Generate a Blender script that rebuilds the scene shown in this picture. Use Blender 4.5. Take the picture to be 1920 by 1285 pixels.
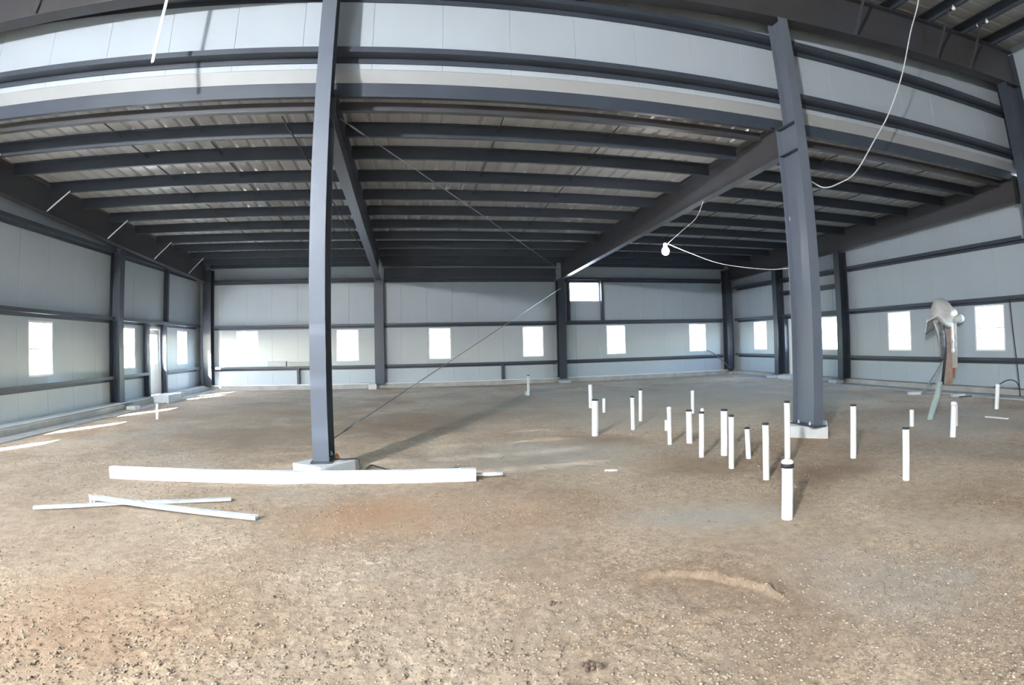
import bpy, math, random
import numpy as np
from mathutils import Vector, Matrix, noise

# ------------------------------------------------------------------ scene, camera, sky, sun
for o in list(bpy.data.objects):
    bpy.data.objects.remove(o)
sc = bpy.context.scene
COL = sc.collection
R = random.Random(7)
HC = 1.6486                                   # camera height above the dirt
FPX, LA, LB, CX, CY = 972.798, -0.103076, 0.018353, 938.146, 613.706
CAM_M = np.array([[0.9852703, 0.1702423, 0.0161241], [-0.1696508, 0.9849569, -0.0328403], [-0.0214724, 0.0296211, 0.9993305]])
cd = bpy.data.cameras.new('camera'); cam = bpy.data.objects.new('camera', cd); COL.objects.link(cam); sc.camera = cam
cd.type = 'PANO'; cd.panorama_type = 'FISHEYE_LENS_POLYNOMIAL'     # the wide phone lens with its barrel distortion
cd.sensor_fit = 'HORIZONTAL'; cd.sensor_width = 36; cd.fisheye_fov = math.pi
cd.fisheye_polynomial_k0 = 0
cd.fisheye_polynomial_k1 = -0.05465744
cd.fisheye_polynomial_k2 = -6.928861e-05
cd.fisheye_polynomial_k3 = 2.6212903e-05
cd.fisheye_polynomial_k4 = -4.914995e-07
cd.shift_x = (960 - CX) / 1920; cd.shift_y = (CY - 642.5) / 1285
cd.clip_start = 0.02; cd.clip_end = 500
mw = Matrix.Identity(4)
for i in range(3):
    mw[i][0] = CAM_M[i][0]; mw[i][1] = CAM_M[i][2]; mw[i][2] = -CAM_M[i][1]
mw[2][3] = HC
cam.matrix_world = mw

SUN_D = Vector((0.80, 1.50, -1.0)).normalized()
w = bpy.data.worlds.new('sky'); sc.world = w; w.use_nodes = True
nt = w.node_tree; nt.nodes.clear()
bg = nt.nodes.new('ShaderNodeBackground'); wo = nt.nodes.new('ShaderNodeOutputWorld')
sky = nt.nodes.new('ShaderNodeTexSky'); sky.sky_type = 'NISHITA'; sky.sun_disc = False
sky.sun_elevation = math.radians(30); sky.sun_rotation = math.atan2(-SUN_D.x, -SUN_D.y)
sky.air_density = 1.0; sky.dust_density = 1.0; sky.ozone_density = 1.0
nt.links.new(sky.outputs[0], bg.inputs[0]); nt.links.new(bg.outputs[0], wo.inputs[0])
bg.inputs[1].default_value = 0.75
sl = bpy.data.lights.new('sun', 'SUN'); sl.energy = 24.0; sl.angle = math.radians(0.6); sl.color = (0.92, 0.96, 1.0)
so = bpy.data.objects.new('sun', sl); COL.objects.link(so); so.rotation_euler = SUN_D.to_track_quat('-Z', 'Y').to_euler()
so.location = (-30, -40, 40)
vs = sc.view_settings
vs.view_transform = 'Standard'; vs.look = 'None'; vs.gamma = 1.0; vs.use_curve_mapping = False
vs.exposure = 3.58
sc.cycles.use_denoising = True
sc.cycles.max_bounces = 10; sc.cycles.diffuse_bounces = 6; sc.cycles.glossy_bounces = 4; sc.cycles.transparent_max_bounces = 12
sc.cycles.caustics_reflective = False; sc.cycles.caustics_refractive = False
sc.cycles.sample_clamp_indirect = 6.0

# ------------------------------------------------------------------ pixels to places
def ray(u, v):
    x = (u - CX) / FPX; y = -(v - CY) / FPX; r = math.hypot(x, y) + 1e-12
    th = r * (1 + LA * r * r + LB * r ** 4); s = math.sin(th) / r
    return CAM_M @ np.array([x * s, math.cos(th), y * s])
O = np.array([0, 0, HC])
def G(u, v, z=0.0):
    d = ray(u, v); p = O + d * (z - HC) / d[2]; return Vector(p.tolist())
def PY(u, v, Y):
    d = ray(u, v); return Vector((O + d * Y / d[1]).tolist())
def PX(u, v, X):
    d = ray(u, v); return Vector((O + d * X / d[0]).tolist())
def above(u, v, b):                            # the point seen at (u, v) at the same distance as the base b
    n = np.array([b[0], b[1], 0.0]); n /= np.linalg.norm(n); d = ray(u, v)
    return Vector((O + d * ((np.array([b[0], b[1], HC]) - O) @ n) / (d @ n)).tolist())

# ------------------------------------------------------------------ materials
def mat(name, col, rough=0.6, metal=0.0, var=0.0, scale=3.0, col2=None, bump=0.0, bscale=40.0, spec=0.5, coat=0.0):
    m = bpy.data.materials.new(name); m.use_nodes = True
    t = m.node_tree; b = t.nodes['Principled BSDF']
    b.inputs['Roughness'].default_value = rough; b.inputs['Metallic'].default_value = metal
    b.inputs['Specular IOR Level'].default_value = spec
    tc = t.nodes.new('ShaderNodeTexCoord')
    n = t.nodes.new('ShaderNodeTexNoise'); n.inputs['Scale'].default_value = scale; n.inputs['Detail'].default_value = 5
    t.links.new(tc.outputs['Object'], n.inputs['Vector'])
    rp = t.nodes.new('ShaderNodeValToRGB')
    c2 = col2 if col2 else tuple(max(0, c * (1 - var)) for c in col)
    rp.color_ramp.elements[0].position = 0.32; rp.color_ramp.elements[1].position = 0.68
    rp.color_ramp.elements[0].color = (*c2, 1); rp.color_ramp.elements[1].color = (*col, 1)
    t.links.new(n.outputs['Fac'], rp.inputs['Fac']); t.links.new(rp.outputs['Color'], b.inputs['Base Color'])
    if bump > 0:
        n2 = t.nodes.new('ShaderNodeTexNoise'); n2.inputs['Scale'].default_value = bscale; n2.inputs['Detail'].default_value = 4
        t.links.new(tc.outputs['Object'], n2.inputs['Vector'])
        bm_ = t.nodes.new('ShaderNodeBump'); bm_.inputs['Strength'].default_value = bump; bm_.inputs['Distance'].default_value = 0.02
        t.links.new(n2.outputs['Fac'], bm_.inputs['Height']); t.links.new(bm_.outputs['Normal'], b.inputs['Normal'])
    return m
M = {}
M['steel_col'] = mat('grey_column_paint', (0.125, 0.148, 0.185), 0.38, 0, 0.12, 1.2, bump=0.04, bscale=8)
M['steel'] = mat('steel_paint', (0.050, 0.063, 0.086), 0.45, 0, 0.18, 1.5, bump=0.05, bscale=8)
M['steel_rafter'] = mat('rafter_paint', (0.060, 0.064, 0.076), 0.42, 0, 0, 0.9, col2=(0.056, 0.050, 0.049), bump=0.05, bscale=6)
M['girt'] = mat('girt_paint', (0.048, 0.060, 0.082), 0.45, 0, 0.2, 1.2)
M['panel'] = mat('white_wall_panel', (0.395, 0.45, 0.495), 0.45, 0, 0.05, 0.7)
M['flashing'] = mat('grey_flashing', (0.33, 0.345, 0.345), 0.5, 0, 0.08, 1.0)
M['deck'] = mat('roof_deck_sheet', (0.47, 0.48, 0.48), 0.30, 0.2, 0.14, 0.8)
M['skin'] = mat('outer_skin', (0.55, 0.56, 0.57), 0.6, 0, 0.05)
M['concrete'] = mat('concrete', (0.42, 0.42, 0.40), 0.85, 0, 0.25, 2.5, bump=0.3, bscale=30)
M['concrete_lt'] = mat('pale_concrete', (0.60, 0.61, 0.60), 0.85, 0, 0.15, 6, bump=0.25, bscale=40)
M['pvc'] = mat('white_pvc', (0.86, 0.86, 0.87), 0.35, 0, 0.03, 4)
M['rubber'] = mat('dark_cap', (0.035, 0.035, 0.045), 0.6, 0, 0.3, 30)
M['vinyl'] = mat('white_vinyl', (0.80, 0.81, 0.83), 0.4, 0, 0.03)
M['white_trim'] = mat('white_trim_metal', (0.70, 0.72, 0.74), 0.4, 0, 0.03, 2)
M['galv'] = mat('galvanized', (0.66, 0.72, 0.76), 0.38, 0.35, 0.2, 14)
M['rod'] = mat('brace_rod', (0.30, 0.31, 0.33), 0.4, 0.5, 0.2, 9)
M['dark_rod'] = mat('dark_rod', (0.03, 0.03, 0.035), 0.5, 0, 0.2, 9)
M['cord'] = mat('white_cord', (0.66, 0.67, 0.68), 0.6, 0, 0.1, 20)
M['cable'] = mat('dark_cable', (0.035, 0.036, 0.04), 0.6, 0, 0.2, 20)
M['grey_cable'] = mat('grey_cable', (0.16, 0.17, 0.18), 0.6, 0, 0.2, 20)
M['wood'] = mat('post_wood', (0.42, 0.31, 0.235), 0.75, 0, 0, 6, col2=(0.32, 0.215, 0.155), bump=0.2, bscale=30)
M['plank'] = mat('old_plank', (0.30, 0.27, 0.25), 0.8, 0, 0.3, 8, bump=0.2)
M['bag_shade'] = mat('plastic_inside_shade', (0.16, 0.17, 0.18), 0.5, 0, 0.2, 6)  # darker copy of the bag plastic, shade put into its colour
M['bundle'] = mat('grey_bundle', (0.20, 0.21, 0.23), 0.6, 0, 0, 9, col2=(0.09, 0.09, 0.11), bump=0.5, bscale=14)
M['plank_pale'] = mat('pale_board', (0.46, 0.43, 0.39), 0.75, 0, 0.2, 8)
M['wood_red'] = mat('red_brown_board', (0.36, 0.17, 0.12), 0.8, 0, 0.3, 8)
M['bag'] = mat('plastic_bag', (0.62, 0.62, 0.60), 0.45, 0, 0.12, 5, bump=0.4, bscale=12)
M['box_grey'] = mat('grey_box', (0.34, 0.36, 0.38), 0.5, 0, 0.1)
M['tube_green'] = mat('grey_green_tube', (0.34, 0.42, 0.41), 0.6, 0, 0.15, 6)
M['stone'] = mat('gravel_stone', (0.43, 0.35, 0.26), 0.95, 0, 0, 55, col2=(0.15, 0.115, 0.085), spec=0.1)
M['clod'] = mat('dark_earth', (0.16, 0.11, 0.085), 0.95, 0, 0.4, 40)
M['orange'] = mat('orange_plastic', (0.75, 0.22, 0.06), 0.6, 0, 0.2, 20)

def glass():
    m = bpy.data.materials.new('window_glass'); m.use_nodes = True; t = m.node_tree; t.nodes.clear()
    o = t.nodes.new('ShaderNodeOutputMaterial'); mx = t.nodes.new('ShaderNodeMixShader')
    tr = t.nodes.new('ShaderNodeBsdfTransparent'); gl = t.nodes.new('ShaderNodeBsdfGlossy'); fr = t.nodes.new('ShaderNodeValue')
    tr.inputs[0].default_value = (0.93, 0.95, 0.95, 1); gl.inputs['Roughness'].default_value = 0.03; fr.outputs[0].default_value = 0.05
    t.links.new(fr.outputs[0], mx.inputs[0]); t.links.new(tr.outputs[0], mx.inputs[1]); t.links.new(gl.outputs[0], mx.inputs[2])
    t.links.new(mx.outputs[0], o.inputs[0]); return m
M['glass'] = glass()
def frp():                                     # translucent fibreglass roof sheet of the assumed roof lights
    m = bpy.data.materials.new('translucent_sheet'); m.use_nodes = True; t = m.node_tree; t.nodes.clear()
    o = t.nodes.new('ShaderNodeOutputMaterial'); mx = t.nodes.new('ShaderNodeMixShader'); a = t.nodes.new('ShaderNodeBsdfTranslucent'); b = t.nodes.new('ShaderNodeBsdfDiffuse')
    a.inputs[0].default_value = (0.80, 0.84, 0.86, 1); b.inputs[0].default_value = (0.75, 0.78, 0.78, 1); mx.inputs[0].default_value = 0.15
    t.links.new(a.outputs[0], mx.inputs[1]); t.links.new(b.outputs[0], mx.inputs[2]); t.links.new(mx.outputs[0], o.inputs[0]); return m
M['frp'] = frp()
def emit(name, col, s):
    m = bpy.data.materials.new(name); m.use_nodes = True; t = m.node_tree; t.nodes.clear()
    o = t.nodes.new('ShaderNodeOutputMaterial'); e = t.nodes.new('ShaderNodeEmission'); e.inputs[0].default_value = (*col, 1); e.inputs[1].default_value = s
    t.links.new(e.outputs[0], o.inputs[0]); return m
M['bulb'] = emit('bulb_glow', (1.0, 0.97, 0.95), 30.0)

def dirt():
    m = bpy.data.materials.new('dirt_floor'); m.use_nodes = True; t = m.node_tree; b = t.nodes['Principled BSDF']
    b.inputs['Roughness'].default_value = 0.95; b.inputs['Specular IOR Level'].default_value = 0.15
    N, Lk = t.nodes.new, t.links.new
    geo = N('ShaderNodeNewGeometry')
    def noise_(sc_, det=6, rough=0.6, dist=0.0):
        n = N('ShaderNodeTexNoise'); n.inputs['Scale'].default_value = sc_; n.inputs['Detail'].default_value = det
        n.inputs['Roughness'].default_value = rough; n.inputs['Distortion'].default_value = dist
        Lk(geo.outputs['Position'], n.inputs['Vector']); return n.outputs['Fac']
    def ramp(f, a, b_, ca, cb):
        r = N('ShaderNodeValToRGB'); r.color_ramp.elements[0].position = a; r.color_ramp.elements[1].position = b_
        r.color_ramp.elements[0].color = (*ca, 1); r.color_ramp.elements[1].color = (*cb, 1); Lk(f, r.inputs[0]); return r.outputs[0]
    def mix(f, a, b_, mode='MIX'):
        x = N('ShaderNodeMix'); x.data_type = 'RGBA'; x.blend_type = mode
        if isinstance(f, float): x.inputs[0].default_value = f
        else: Lk(f, x.inputs[0])
        for i, c in ((6, a), (7, b_)):
            if isinstance(c, tuple): x.inputs[i].default_value = (*c, 1)
            else: Lk(c, x.inputs[i])
        return x.outputs[2]
    base = ramp(noise_(0.55, 5, 0.6, 0.4), 0.36, 0.66, (0.46, 0.345, 0.245), (0.68, 0.555, 0.42))
    grey = ramp(noise_(0.33, 4, 0.55, 0.6), 0.52, 0.66, (0, 0, 0), (0.75, 0.75, 0.75))
    c = mix(grey, base, (0.52, 0.465, 0.385))
    mott = ramp(noise_(9, 8, 0.7), 0.3, 0.72, (0.72, 0.72, 0.72), (1.18, 1.16, 1.12))
    c = mix(1.0, c, mott, 'MULTIPLY')
    fine = ramp(noise_(70, 6, 0.75), 0.3, 0.7, (0.66, 0.66, 0.66), (1.22, 1.22, 1.22))
    c = mix(0.7, c, fine, 'MULTIPLY')
    vo = N('ShaderNodeTexVoronoi'); vo.inputs['Scale'].default_value = 62; Lk(geo.outputs['Position'], vo.inputs['Vector'])
    sp = N('ShaderNodeSeparateColor'); Lk(vo.outputs['Color'], sp.inputs[0])
    peb = ramp(sp.outputs[0], 0.1, 0.9, (0.70, 0.68, 0.66), (1.45, 1.43, 1.40))
    msk = ramp(noise_(0.9, 4, 0.6), 0.42, 0.62, (0.08, 0.08, 0.08), (0.75, 0.75, 0.75))
    c = mix(msk, c, mix(1.0, c, peb, 'MULTIPLY'))
    # wet and rusty stains with shapes of their own
    edge = noise_(1.6, 5, 0.65)
    def stain(cx, cy, rx, ry, col, amt, rot=0.0):
        nonlocal c
        mp = N('ShaderNodeMapping'); mp.vector_type = 'TEXTURE'
        mp.inputs['Location'].default_value = (cx, cy, 0); mp.inputs['Rotation'].default_value = (0, 0, rot); mp.inputs['Scale'].default_value = (rx * 2.5, ry * 2.5, 1)
        Lk(geo.outputs['Position'], mp.inputs['Vector'])
        ln = N('ShaderNodeVectorMath'); ln.operation = 'LENGTH'; Lk(mp.outputs[0], ln.inputs[0])
        ad = N('ShaderNodeMath'); ad.operation = 'MULTIPLY_ADD'; Lk(edge, ad.inputs[0]); ad.inputs[1].default_value = 0.6; 
        Lk(ln.outputs['Value'], ad.inputs[2])
        f = ramp(ad.outputs[0], 0.44, 0.88, (amt,) * 3, (0, 0, 0))
        c = mix(f, c, col)
    brown = (0.25, 0.17, 0.11); rust = (0.54, 0.34, 0.205); greyc = (0.50, 0.465, 0.40)
    stain(-0.55, 4.95, 0.7, 0.5, rust, 0.75)
    stain(0.4, 4.9, 1.3, 0.7, rust, 0.4)
    stain(-2.2, 2.9, 1.0, 0.7, rust, 0.4)
    stain(0.0, 11.3, 2.0, 1.4, brown, 0.7, 0.3)
    stain(-2.6, 9.6, 2.4, 1.4, brown, 0.5)
    stain(4.75, 4.85, 0.9, 0.42, brown, 0.8)
    stain(3.6, 5.7, 0.9, 0.6, brown, 0.6)
    stain(3.05, 8.0, 0.55, 0.45, brown, 0.75)
    stain(6.5, 5.6, 1.4, 0.6, brown, 0.35)
    stain(8.5, 7.6, 2.2, 0.9, brown, 0.35)
    stain(5.0, 14.0, 6.5, 3.6, (0.32, 0.245, 0.18), 0.6)
    stain(-4.0, 13.5, 3.0, 4.0, (0.32, 0.245, 0.18), 0.6)
    stain(1.8, 7.3, 1.6, 0.9, greyc, 0.7)
    stain(2.6, 4.1, 0.8, 0.3, greyc, 0.7, -0.3)
    stain(9.0, 5.8, 2.0, 1.1, greyc, 0.6)
    stain(7.0, 12.0, 4.5, 3.5, greyc, 0.5)
    stain(2.9, 2.3, 0.5, 0.6, greyc, 0.55)
    Lk(c, b.inputs['Base Color'])
    h = N('ShaderNodeMath'); h.operation = 'MULTIPLY_ADD'; Lk(noise_(28, 8, 0.7), h.inputs[0]); h.inputs[1].default_value = 1.0; Lk(noise_(110, 5, 0.7), h.inputs[2])
    bm_ = N('ShaderNodeBump'); bm_.inputs['Strength'].default_value = 0.8; bm_.inputs['Distance'].default_value = 0.025
    Lk(h.outputs[0], bm_.inputs['Height']); Lk(bm_.outputs['Normal'], b.inputs['Normal'])
    return m
M['dirt'] = dirt()

# ------------------------------------------------------------------ mesh helpers
class MB:
    def __init__(s): s.v = []; s.f = []
    def box(s, a, b):
        x0, y0, z0 = a; x1, y1, z1 = b
        n = len(s.v)
        s.v += [(x0, y0, z0), (x1, y0, z0), (x1, y1, z0), (x0, y1, z0), (x0, y0, z1), (x1, y0, z1), (x1, y1, z1), (x0, y1, z1)]
        s.f += [tuple(n + i for i in q) for q in ((3, 2, 1, 0), (4, 5, 6, 7), (0, 1, 5, 4), (1, 2, 6, 5), (2, 3, 7, 6), (3, 0, 4, 7))]
        return s
    def hexa(s, p):                            # 8 points, the box order
        n = len(s.v); s.v += [tuple(q) for q in p]
        s.f += [tuple(n + i for i in q) for q in ((3, 2, 1, 0), (4, 5, 6, 7), (0, 1, 5, 4), (1, 2, 6, 5), (2, 3, 7, 6), (3, 0, 4, 7))]
        return s
    def prism(s, prof, p0, ex, ey, axis):      # closed profile [(a, b)] swept along a vector
        n = len(s.v); k = len(prof); p0 = Vector(p0); ex = Vector(ex); ey = Vector(ey); ax = Vector(axis)
        for t in (0, 1):
            for a, b in prof: s.v.append(tuple(p0 + ex * a + ey * b + ax * t))
        for i in range(k): j = (i + 1) % k; s.f.append((n + i, n + j, n + k + j, n + k + i))
        s.f.append(tuple(n + i for i in range(k))[::-1]); s.f.append(tuple(n + k + i for i in range(k)))
        return s
    def tube(s, pts, r, seg=8, caps=True):
        pts = [Vector(p) for p in pts]; n = len(s.v); m = len(pts); up = None
        rs = r if isinstance(r, (list, tuple)) else [r] * m
        for i, p in enumerate(pts):
            d = (pts[min(i + 1, m - 1)] - pts[max(i - 1, 0)]).normalized()
            if up is None: up = Vector((0, 0, 1)) if abs(d.z) < 0.9 else Vector((1, 0, 0))
            a = d.cross(up).normalized(); b = a.cross(d).normalized(); up = b
            for k in range(seg):
                t = 2 * math.pi * k / seg; s.v.append(tuple(p + (a * math.cos(t) + b * math.sin(t)) * rs[i]))
        for i in range(m - 1):
            for k in range(seg):
                k2 = (k + 1) % seg; s.f.append((n + i * seg + k, n + i * seg + k2, n + (i + 1) * seg + k2, n + (i + 1) * seg + k))
        if caps: s.f.append(tuple(n + k for k in range(seg))[::-1]); s.f.append(tuple(n + (m - 1) * seg + k for k in range(seg)))
        return s
    def lathe(s, prof, p0, seg=20, tip=(0, 0, 1)):  # prof [(r, h)], open or closed profile around an axis
        n = len(s.v); k = len(prof); t = Vector(tip).normalized(); a = t.orthogonal().normalized(); b = t.cross(a); p0 = Vector(p0)
        for i in range(seg):
            c = 2 * math.pi * i / seg; d = a * math.cos(c) + b * math.sin(c)
            for r_, h in prof: s.v.append(tuple(p0 + d * r_ + t * h))
        for i in range(seg):
            i2 = (i + 1) % seg
            for j in range(k - 1): s.f.append((n + i * k + j, n + i2 * k + j, n + i2 * k + j + 1, n + i * k + j + 1))
        return s
    def mesh(s, name):
        me = bpy.data.meshes.new(name); me.from_pydata(s.v, [], s.f); me.update(); return me
    def build(s, name, m, parent=None, smooth=False, bevel=0.0):
        return link(s.mesh(name), name, m, parent, smooth, bevel)
def link(me, name, m, parent=None, smooth=False, bevel=0.0, loc=None):
    if m is not None and not me.materials: me.materials.append(M[m] if isinstance(m, str) else m)
    if smooth: me.polygons.foreach_set('use_smooth', [True] * len(me.polygons))
    o = bpy.data.objects.new(name, me); COL.objects.link(o)
    if parent is not None: o.parent = parent
    if loc is not None: o.location = loc
    if bevel > 0:
        b = o.modifiers.new('bevel', 'BEVEL'); b.width = bevel; b.segments = 2; b.limit_method = 'ANGLE'
    return o
def tag(o, label=None, cat=None, group=None, kind=None):
    if label: o['label'] = label
    if cat: o['category'] = cat
    if group: o['group'] = group
    if kind: o['kind'] = kind
    return o
def empty(name, loc=(0, 0, 0), rz=0.0):
    o = bpy.data.objects.new(name, None); COL.objects.link(o); o.location = loc; o.rotation_euler = (0, 0, rz); o.empty_display_size = 0.2; return o
def thing(name, label, cat, loc=(0, 0, 0), rz=0.0, group=None): return tag(empty(name, loc, rz), label, cat, group)

# ------------------------------------------------------------------ sizes of the place (metres)
XL, XR, Y2 = -8.08, 13.906, 20.0
PLX, PRX, PFY = XL - 0.20, XR + 0.20, Y2 + 0.20       # inner faces of the wall panels
YB = -7.5                                              # rear wall behind the camera
YF = 6.45                                              # front of the frame columns
YU = 7.0                                               # face of the upper wall
XA, XB = -1.16, 6.13
XA2, XB2, X02, XC2 = -1.22, 5.93, -7.86, 13.71
def zr(Y): return 5.25 - (Y - 7.1) * 0.0256            # underside of the low roof
def zraf(Y): return 4.65 - (Y - 7.0) * 0.042           # underside of its rafters
def zhi(x): return 7.05 + 0.045 * (x - 5.8)            # underside of the main rafter
def zht(x): return 7.90 + 0.055 * (x - 5.8)            # its top
def zroof(x): return zht(x) + 0.22
Z0 = 0.17

# ------------------------------------------------------------------ floor
def vnoise(x, y, s, seed):
    X = x * s + seed * 17.3; Y = y * s + seed * 9.1
    xi = np.floor(X).astype(int); yi = np.floor(Y).astype(int); fx = X - xi; fy = Y - yi
    fx = fx * fx * (3 - 2 * fx); fy = fy * fy * (3 - 2 * fy)
    def h(a, b):
        n = (a * 374761393 + b * 668265263 + seed * 144269) & 0xffffffff
        n = ((n ^ (n >> 13)) * 1274126177) & 0xffffffff
        return ((n ^ (n >> 16)) & 0xffff) / 65535.0
    return (h(xi, yi) * (1 - fx) + h(xi + 1, yi) * fx) * (1 - fy) + (h(xi, yi + 1) * (1 - fx) + h(xi + 1, yi + 1) * fx) * fy - 0.5
RIDGES = [([G(1205, 1082), G(1250, 1078), G(1300, 1079), G(1350, 1086), G(1400, 1097), G(1440, 1111), G(1467, 1126)], 0.046, 0.019),
          ([G(1255, 1088), G(1275, 1112), G(1300, 1145)], -0.010, 0.018), ([G(1392, 1045), G(1425, 1064)], -0.012, 0.016),
          ([G(270, 1066), G(305, 1038)], -0.012, 0.016), ([G(205, 1005), G(215, 975)], -0.008, 0.02), ([G(1320, 1020), G(1350, 1035)], 0.01, 0.02)]
def rough(x, y):                               # where the gravel lies bare
    g = vnoise(x, y, 0.8, 31) + 0.6 * vnoise(x, y, 2.1, 32)
    near = np.clip((5.2 - np.hypot(x * 0.7, y)) / 2.2, 0, 1)
    return np.clip(0.25 + near * 0.65 + g * 1.1, 0.05, 1)
def height(x, y):
    x = np.asarray(x, float); y = np.asarray(y, float)
    h = 0.020 * vnoise(x, y, 0.45, 1) + 0.016 * vnoise(x, y, 1.3, 2) + 0.012 * vnoise(x, y, 3.1, 3)
    near = np.clip((9 - np.hypot(x - 1, y)) / 5, 0, 1); rg = rough(x, y)
    h = h + near * rg * (0.008 * vnoise(x, y, 8.3, 4) + 0.014 * vnoise(x, y, 21, 5) + 0.016 * vnoise(x, y, 43, 6))
    for pts, a, wd in RIDGES:
        d = np.full(x.shape, 9.0)
        for p, q in zip(pts[:-1], pts[1:]):
            ex, ey = q.x - p.x, q.y - p.y; t = np.clip(((x - p.x) * ex + (y - p.y) * ey) / (ex * ex + ey * ey), 0, 1)
            d = np.minimum(d, np.hypot(x - p.x - t * ex, y - p.y - t * ey))
        h = h + a * np.exp(-(d / wd) ** 2) * (1 + 0.8 * vnoise(x, y, 14, 9))
    return h
def hgt(x, y): return float(height(np.array([x]), np.array([y]))[0])
def graded(a, b, c0, c1, fine, grow):
    xs = list(np.arange(c0, c1, fine)); st = fine; x = xs[-1]
    while x < b: st *= grow; x += st; xs.append(min(x, b))
    st = fine; x = c0; lo = []
    while x > a: st *= grow; x -= st; lo.append(max(x, a))
    return np.array(lo[::-1] + xs)
gx = graded(PLX - 0.1, PRX + 0.1, -3.2, 4.2, 0.016, 1.05); gy = graded(YB - 0.2, PFY + 0.1, 1.1, 4.2, 0.015, 1.02)
XX, YY = np.meshgrid(gx, gy); ZZ = height(XX, YY)
nx, ny = len(gx), len(gy)
vv = np.stack([XX.ravel(), YY.ravel(), ZZ.ravel()], 1)
ii = (np.arange(ny - 1)[:, None] * nx + np.arange(nx - 1)[None, :]).ravel()
ff = np.stack([ii, ii + 1, ii + nx + 1, ii + nx], 1)
def np_mesh(name, vv, ff):
    me = bpy.data.meshes.new(name); k = ff.shape[1]
    me.vertices.add(len(vv)); me.vertices.foreach_set('co', vv.astype(np.float32).ravel())
    me.loops.add(ff.size); me.loops.foreach_set('vertex_index', ff.astype(np.int32).ravel())
    me.polygons.add(len(ff)); me.polygons.foreach_set('loop_start', np.arange(0, ff.size, k, dtype=np.int32))
    me.update(calc_edges=True); me.validate(); return me
floor = link(np_mesh('floor', vv, ff), 'floor', 'dirt', None, True); tag(floor, 'brown dirt floor with gravel, stains and rough patches', kind='structure')
og = MB(); og.box((-150, -150, -0.6), (150, 150, -0.35)).build('ground_outside', mat('outside_ground', (0.33, 0.32, 0.30), 0.9, 0, 0.2, 0.3))
tag(bpy.data.objects['ground_outside'], 'pale bare ground outside the building', kind='structure')

# ------------------------------------------------------------------ walls made of panels
def holed(n0, n1, z0, z1, holes, t0, t1, pos):
    """a slab n0..n1 x z0..z1 with rectangular holes, t0..t1 thick; pos(n, t, z) gives the point"""
    ns = sorted({n0, n1, *[min(max(h[i], n0), n1) for h in holes for i in (0, 1)]}); zs = sorted({z0, z1, *[min(max(h[i], z0), z1) for h in holes for i in (2, 3)]})
    solid = {}
    for i in range(len(ns) - 1):
        for j in range(len(zs) - 1):
            cx, cz = (ns[i] + ns[i + 1]) / 2, (zs[j] + zs[j + 1]) / 2
            solid[i, j] = not any(h[0] < cx < h[1] and h[2] < cz < h[3] for h in holes)
    mb = MB(); ix = {}
    def P(i, j, k):
        if (i, j, k) not in ix: ix[i, j, k] = len(mb.v); mb.v.append(pos(ns[i], t1 if k else t0, zs[j]))
        return ix[i, j, k]
    for (i, j), s in solid.items():
        if not s: continue
        mb.f.append((P(i, j, 0), P(i + 1, j, 0), P(i + 1, j + 1, 0), P(i, j + 1, 0)))
        mb.f.append((P(i, j, 1), P(i, j + 1, 1), P(i + 1, j + 1, 1), P(i + 1, j, 1)))
        for di, dj, a, b in ((-1, 0, (i, j), (i, j + 1)), (1, 0, (i + 1, j), (i + 1, j + 1)), (0, -1, (i, j), (i + 1, j)), (0, 1, (i, j + 1), (i + 1, j + 1))):
            if not solid.get((i + di, j + dj), False):
                mb.f.append((P(*a, 0), P(*b, 0), P(*b, 1), P(*a, 1)))
    return mb
def fix(me):
    import bmesh
    b = bmesh.new(); b.from_mesh(me); bmesh.ops.recalc_face_normals(b, faces=b.faces); b.to_mesh(me); b.free()
def wall(name, label, n0, n1, z0, ztop, holes, pos, step=1.0, panels=True, phase=0.0):
    zt = ztop if callable(ztop) else (lambda n: ztop)
    zmax = max(zt(n0), zt(n1))
    mb = holed(n0, n1, z0, zmax, holes, 0.085, 0.11, pos); o = mb.build(name, 'skin'); fix(o.data); tag(o, label, kind='structure')
    if not panels:
        pm = holed(n0, n1, z0, zmax, holes, 0.0, 0.08, pos).build('panel', 'panel', o); fix(pm.data); return o
    a = n0
    first = True
    while a < n1 - 1e-6:
        b = min(n1, a + (step - phase if first and phase else step)); first = False
        hs = [h for h in holes if h[1] > a and h[0] < b]
        pm = holed(a + 0.0012, b - 0.0012, z0, max(zt(a), zt(b)), hs, 0.0, 0.08, pos).build('panel', 'panel', o); fix(pm.data)
        mod = pm.modifiers.new('bevel', 'BEVEL'); mod.width = 0.0035; mod.segments = 1; mod.limit_method = 'ANGLE'
        a = b
    return o
WIN = []   # (frame base point function, width interval, height interval)
back_holes = []
for u0, u1 in ((443, 484), (629, 674), (803, 847), (979, 1020), (1137, 1174), (1291, 1326)):
    c = (PY(u0, 640, PFY).x + PY(u1, 640, PFY).x) / 2; back_holes.append((c - 0.435, c + 0.435, 1.05, 2.27))
back_holes.append((6.36, 7.69, 3.24, 4.06))
left_holes = [(5.15, 5.95, 1.07, 2.27), (7.60, 8.45, 1.07, 2.27)]  # two assumed windows out of view, added for the sun patches
for (a, va), (b, vb) in (((53, 598), (101, 704)), ((228, 612), (252, 691)), ((331, 619), (353, 684))):
    c = (PX(a, va, PLX).y + PX(b, vb, PLX).y) / 2; left_holes.append((c - 0.44, c + 0.44, 1.07, 2.27))
DOOR_L = (15.78, 16.80, Z0, 2.30); DOOR_R = (15.35, 16.40, Z0, 2.30)
right_holes = []
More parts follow.
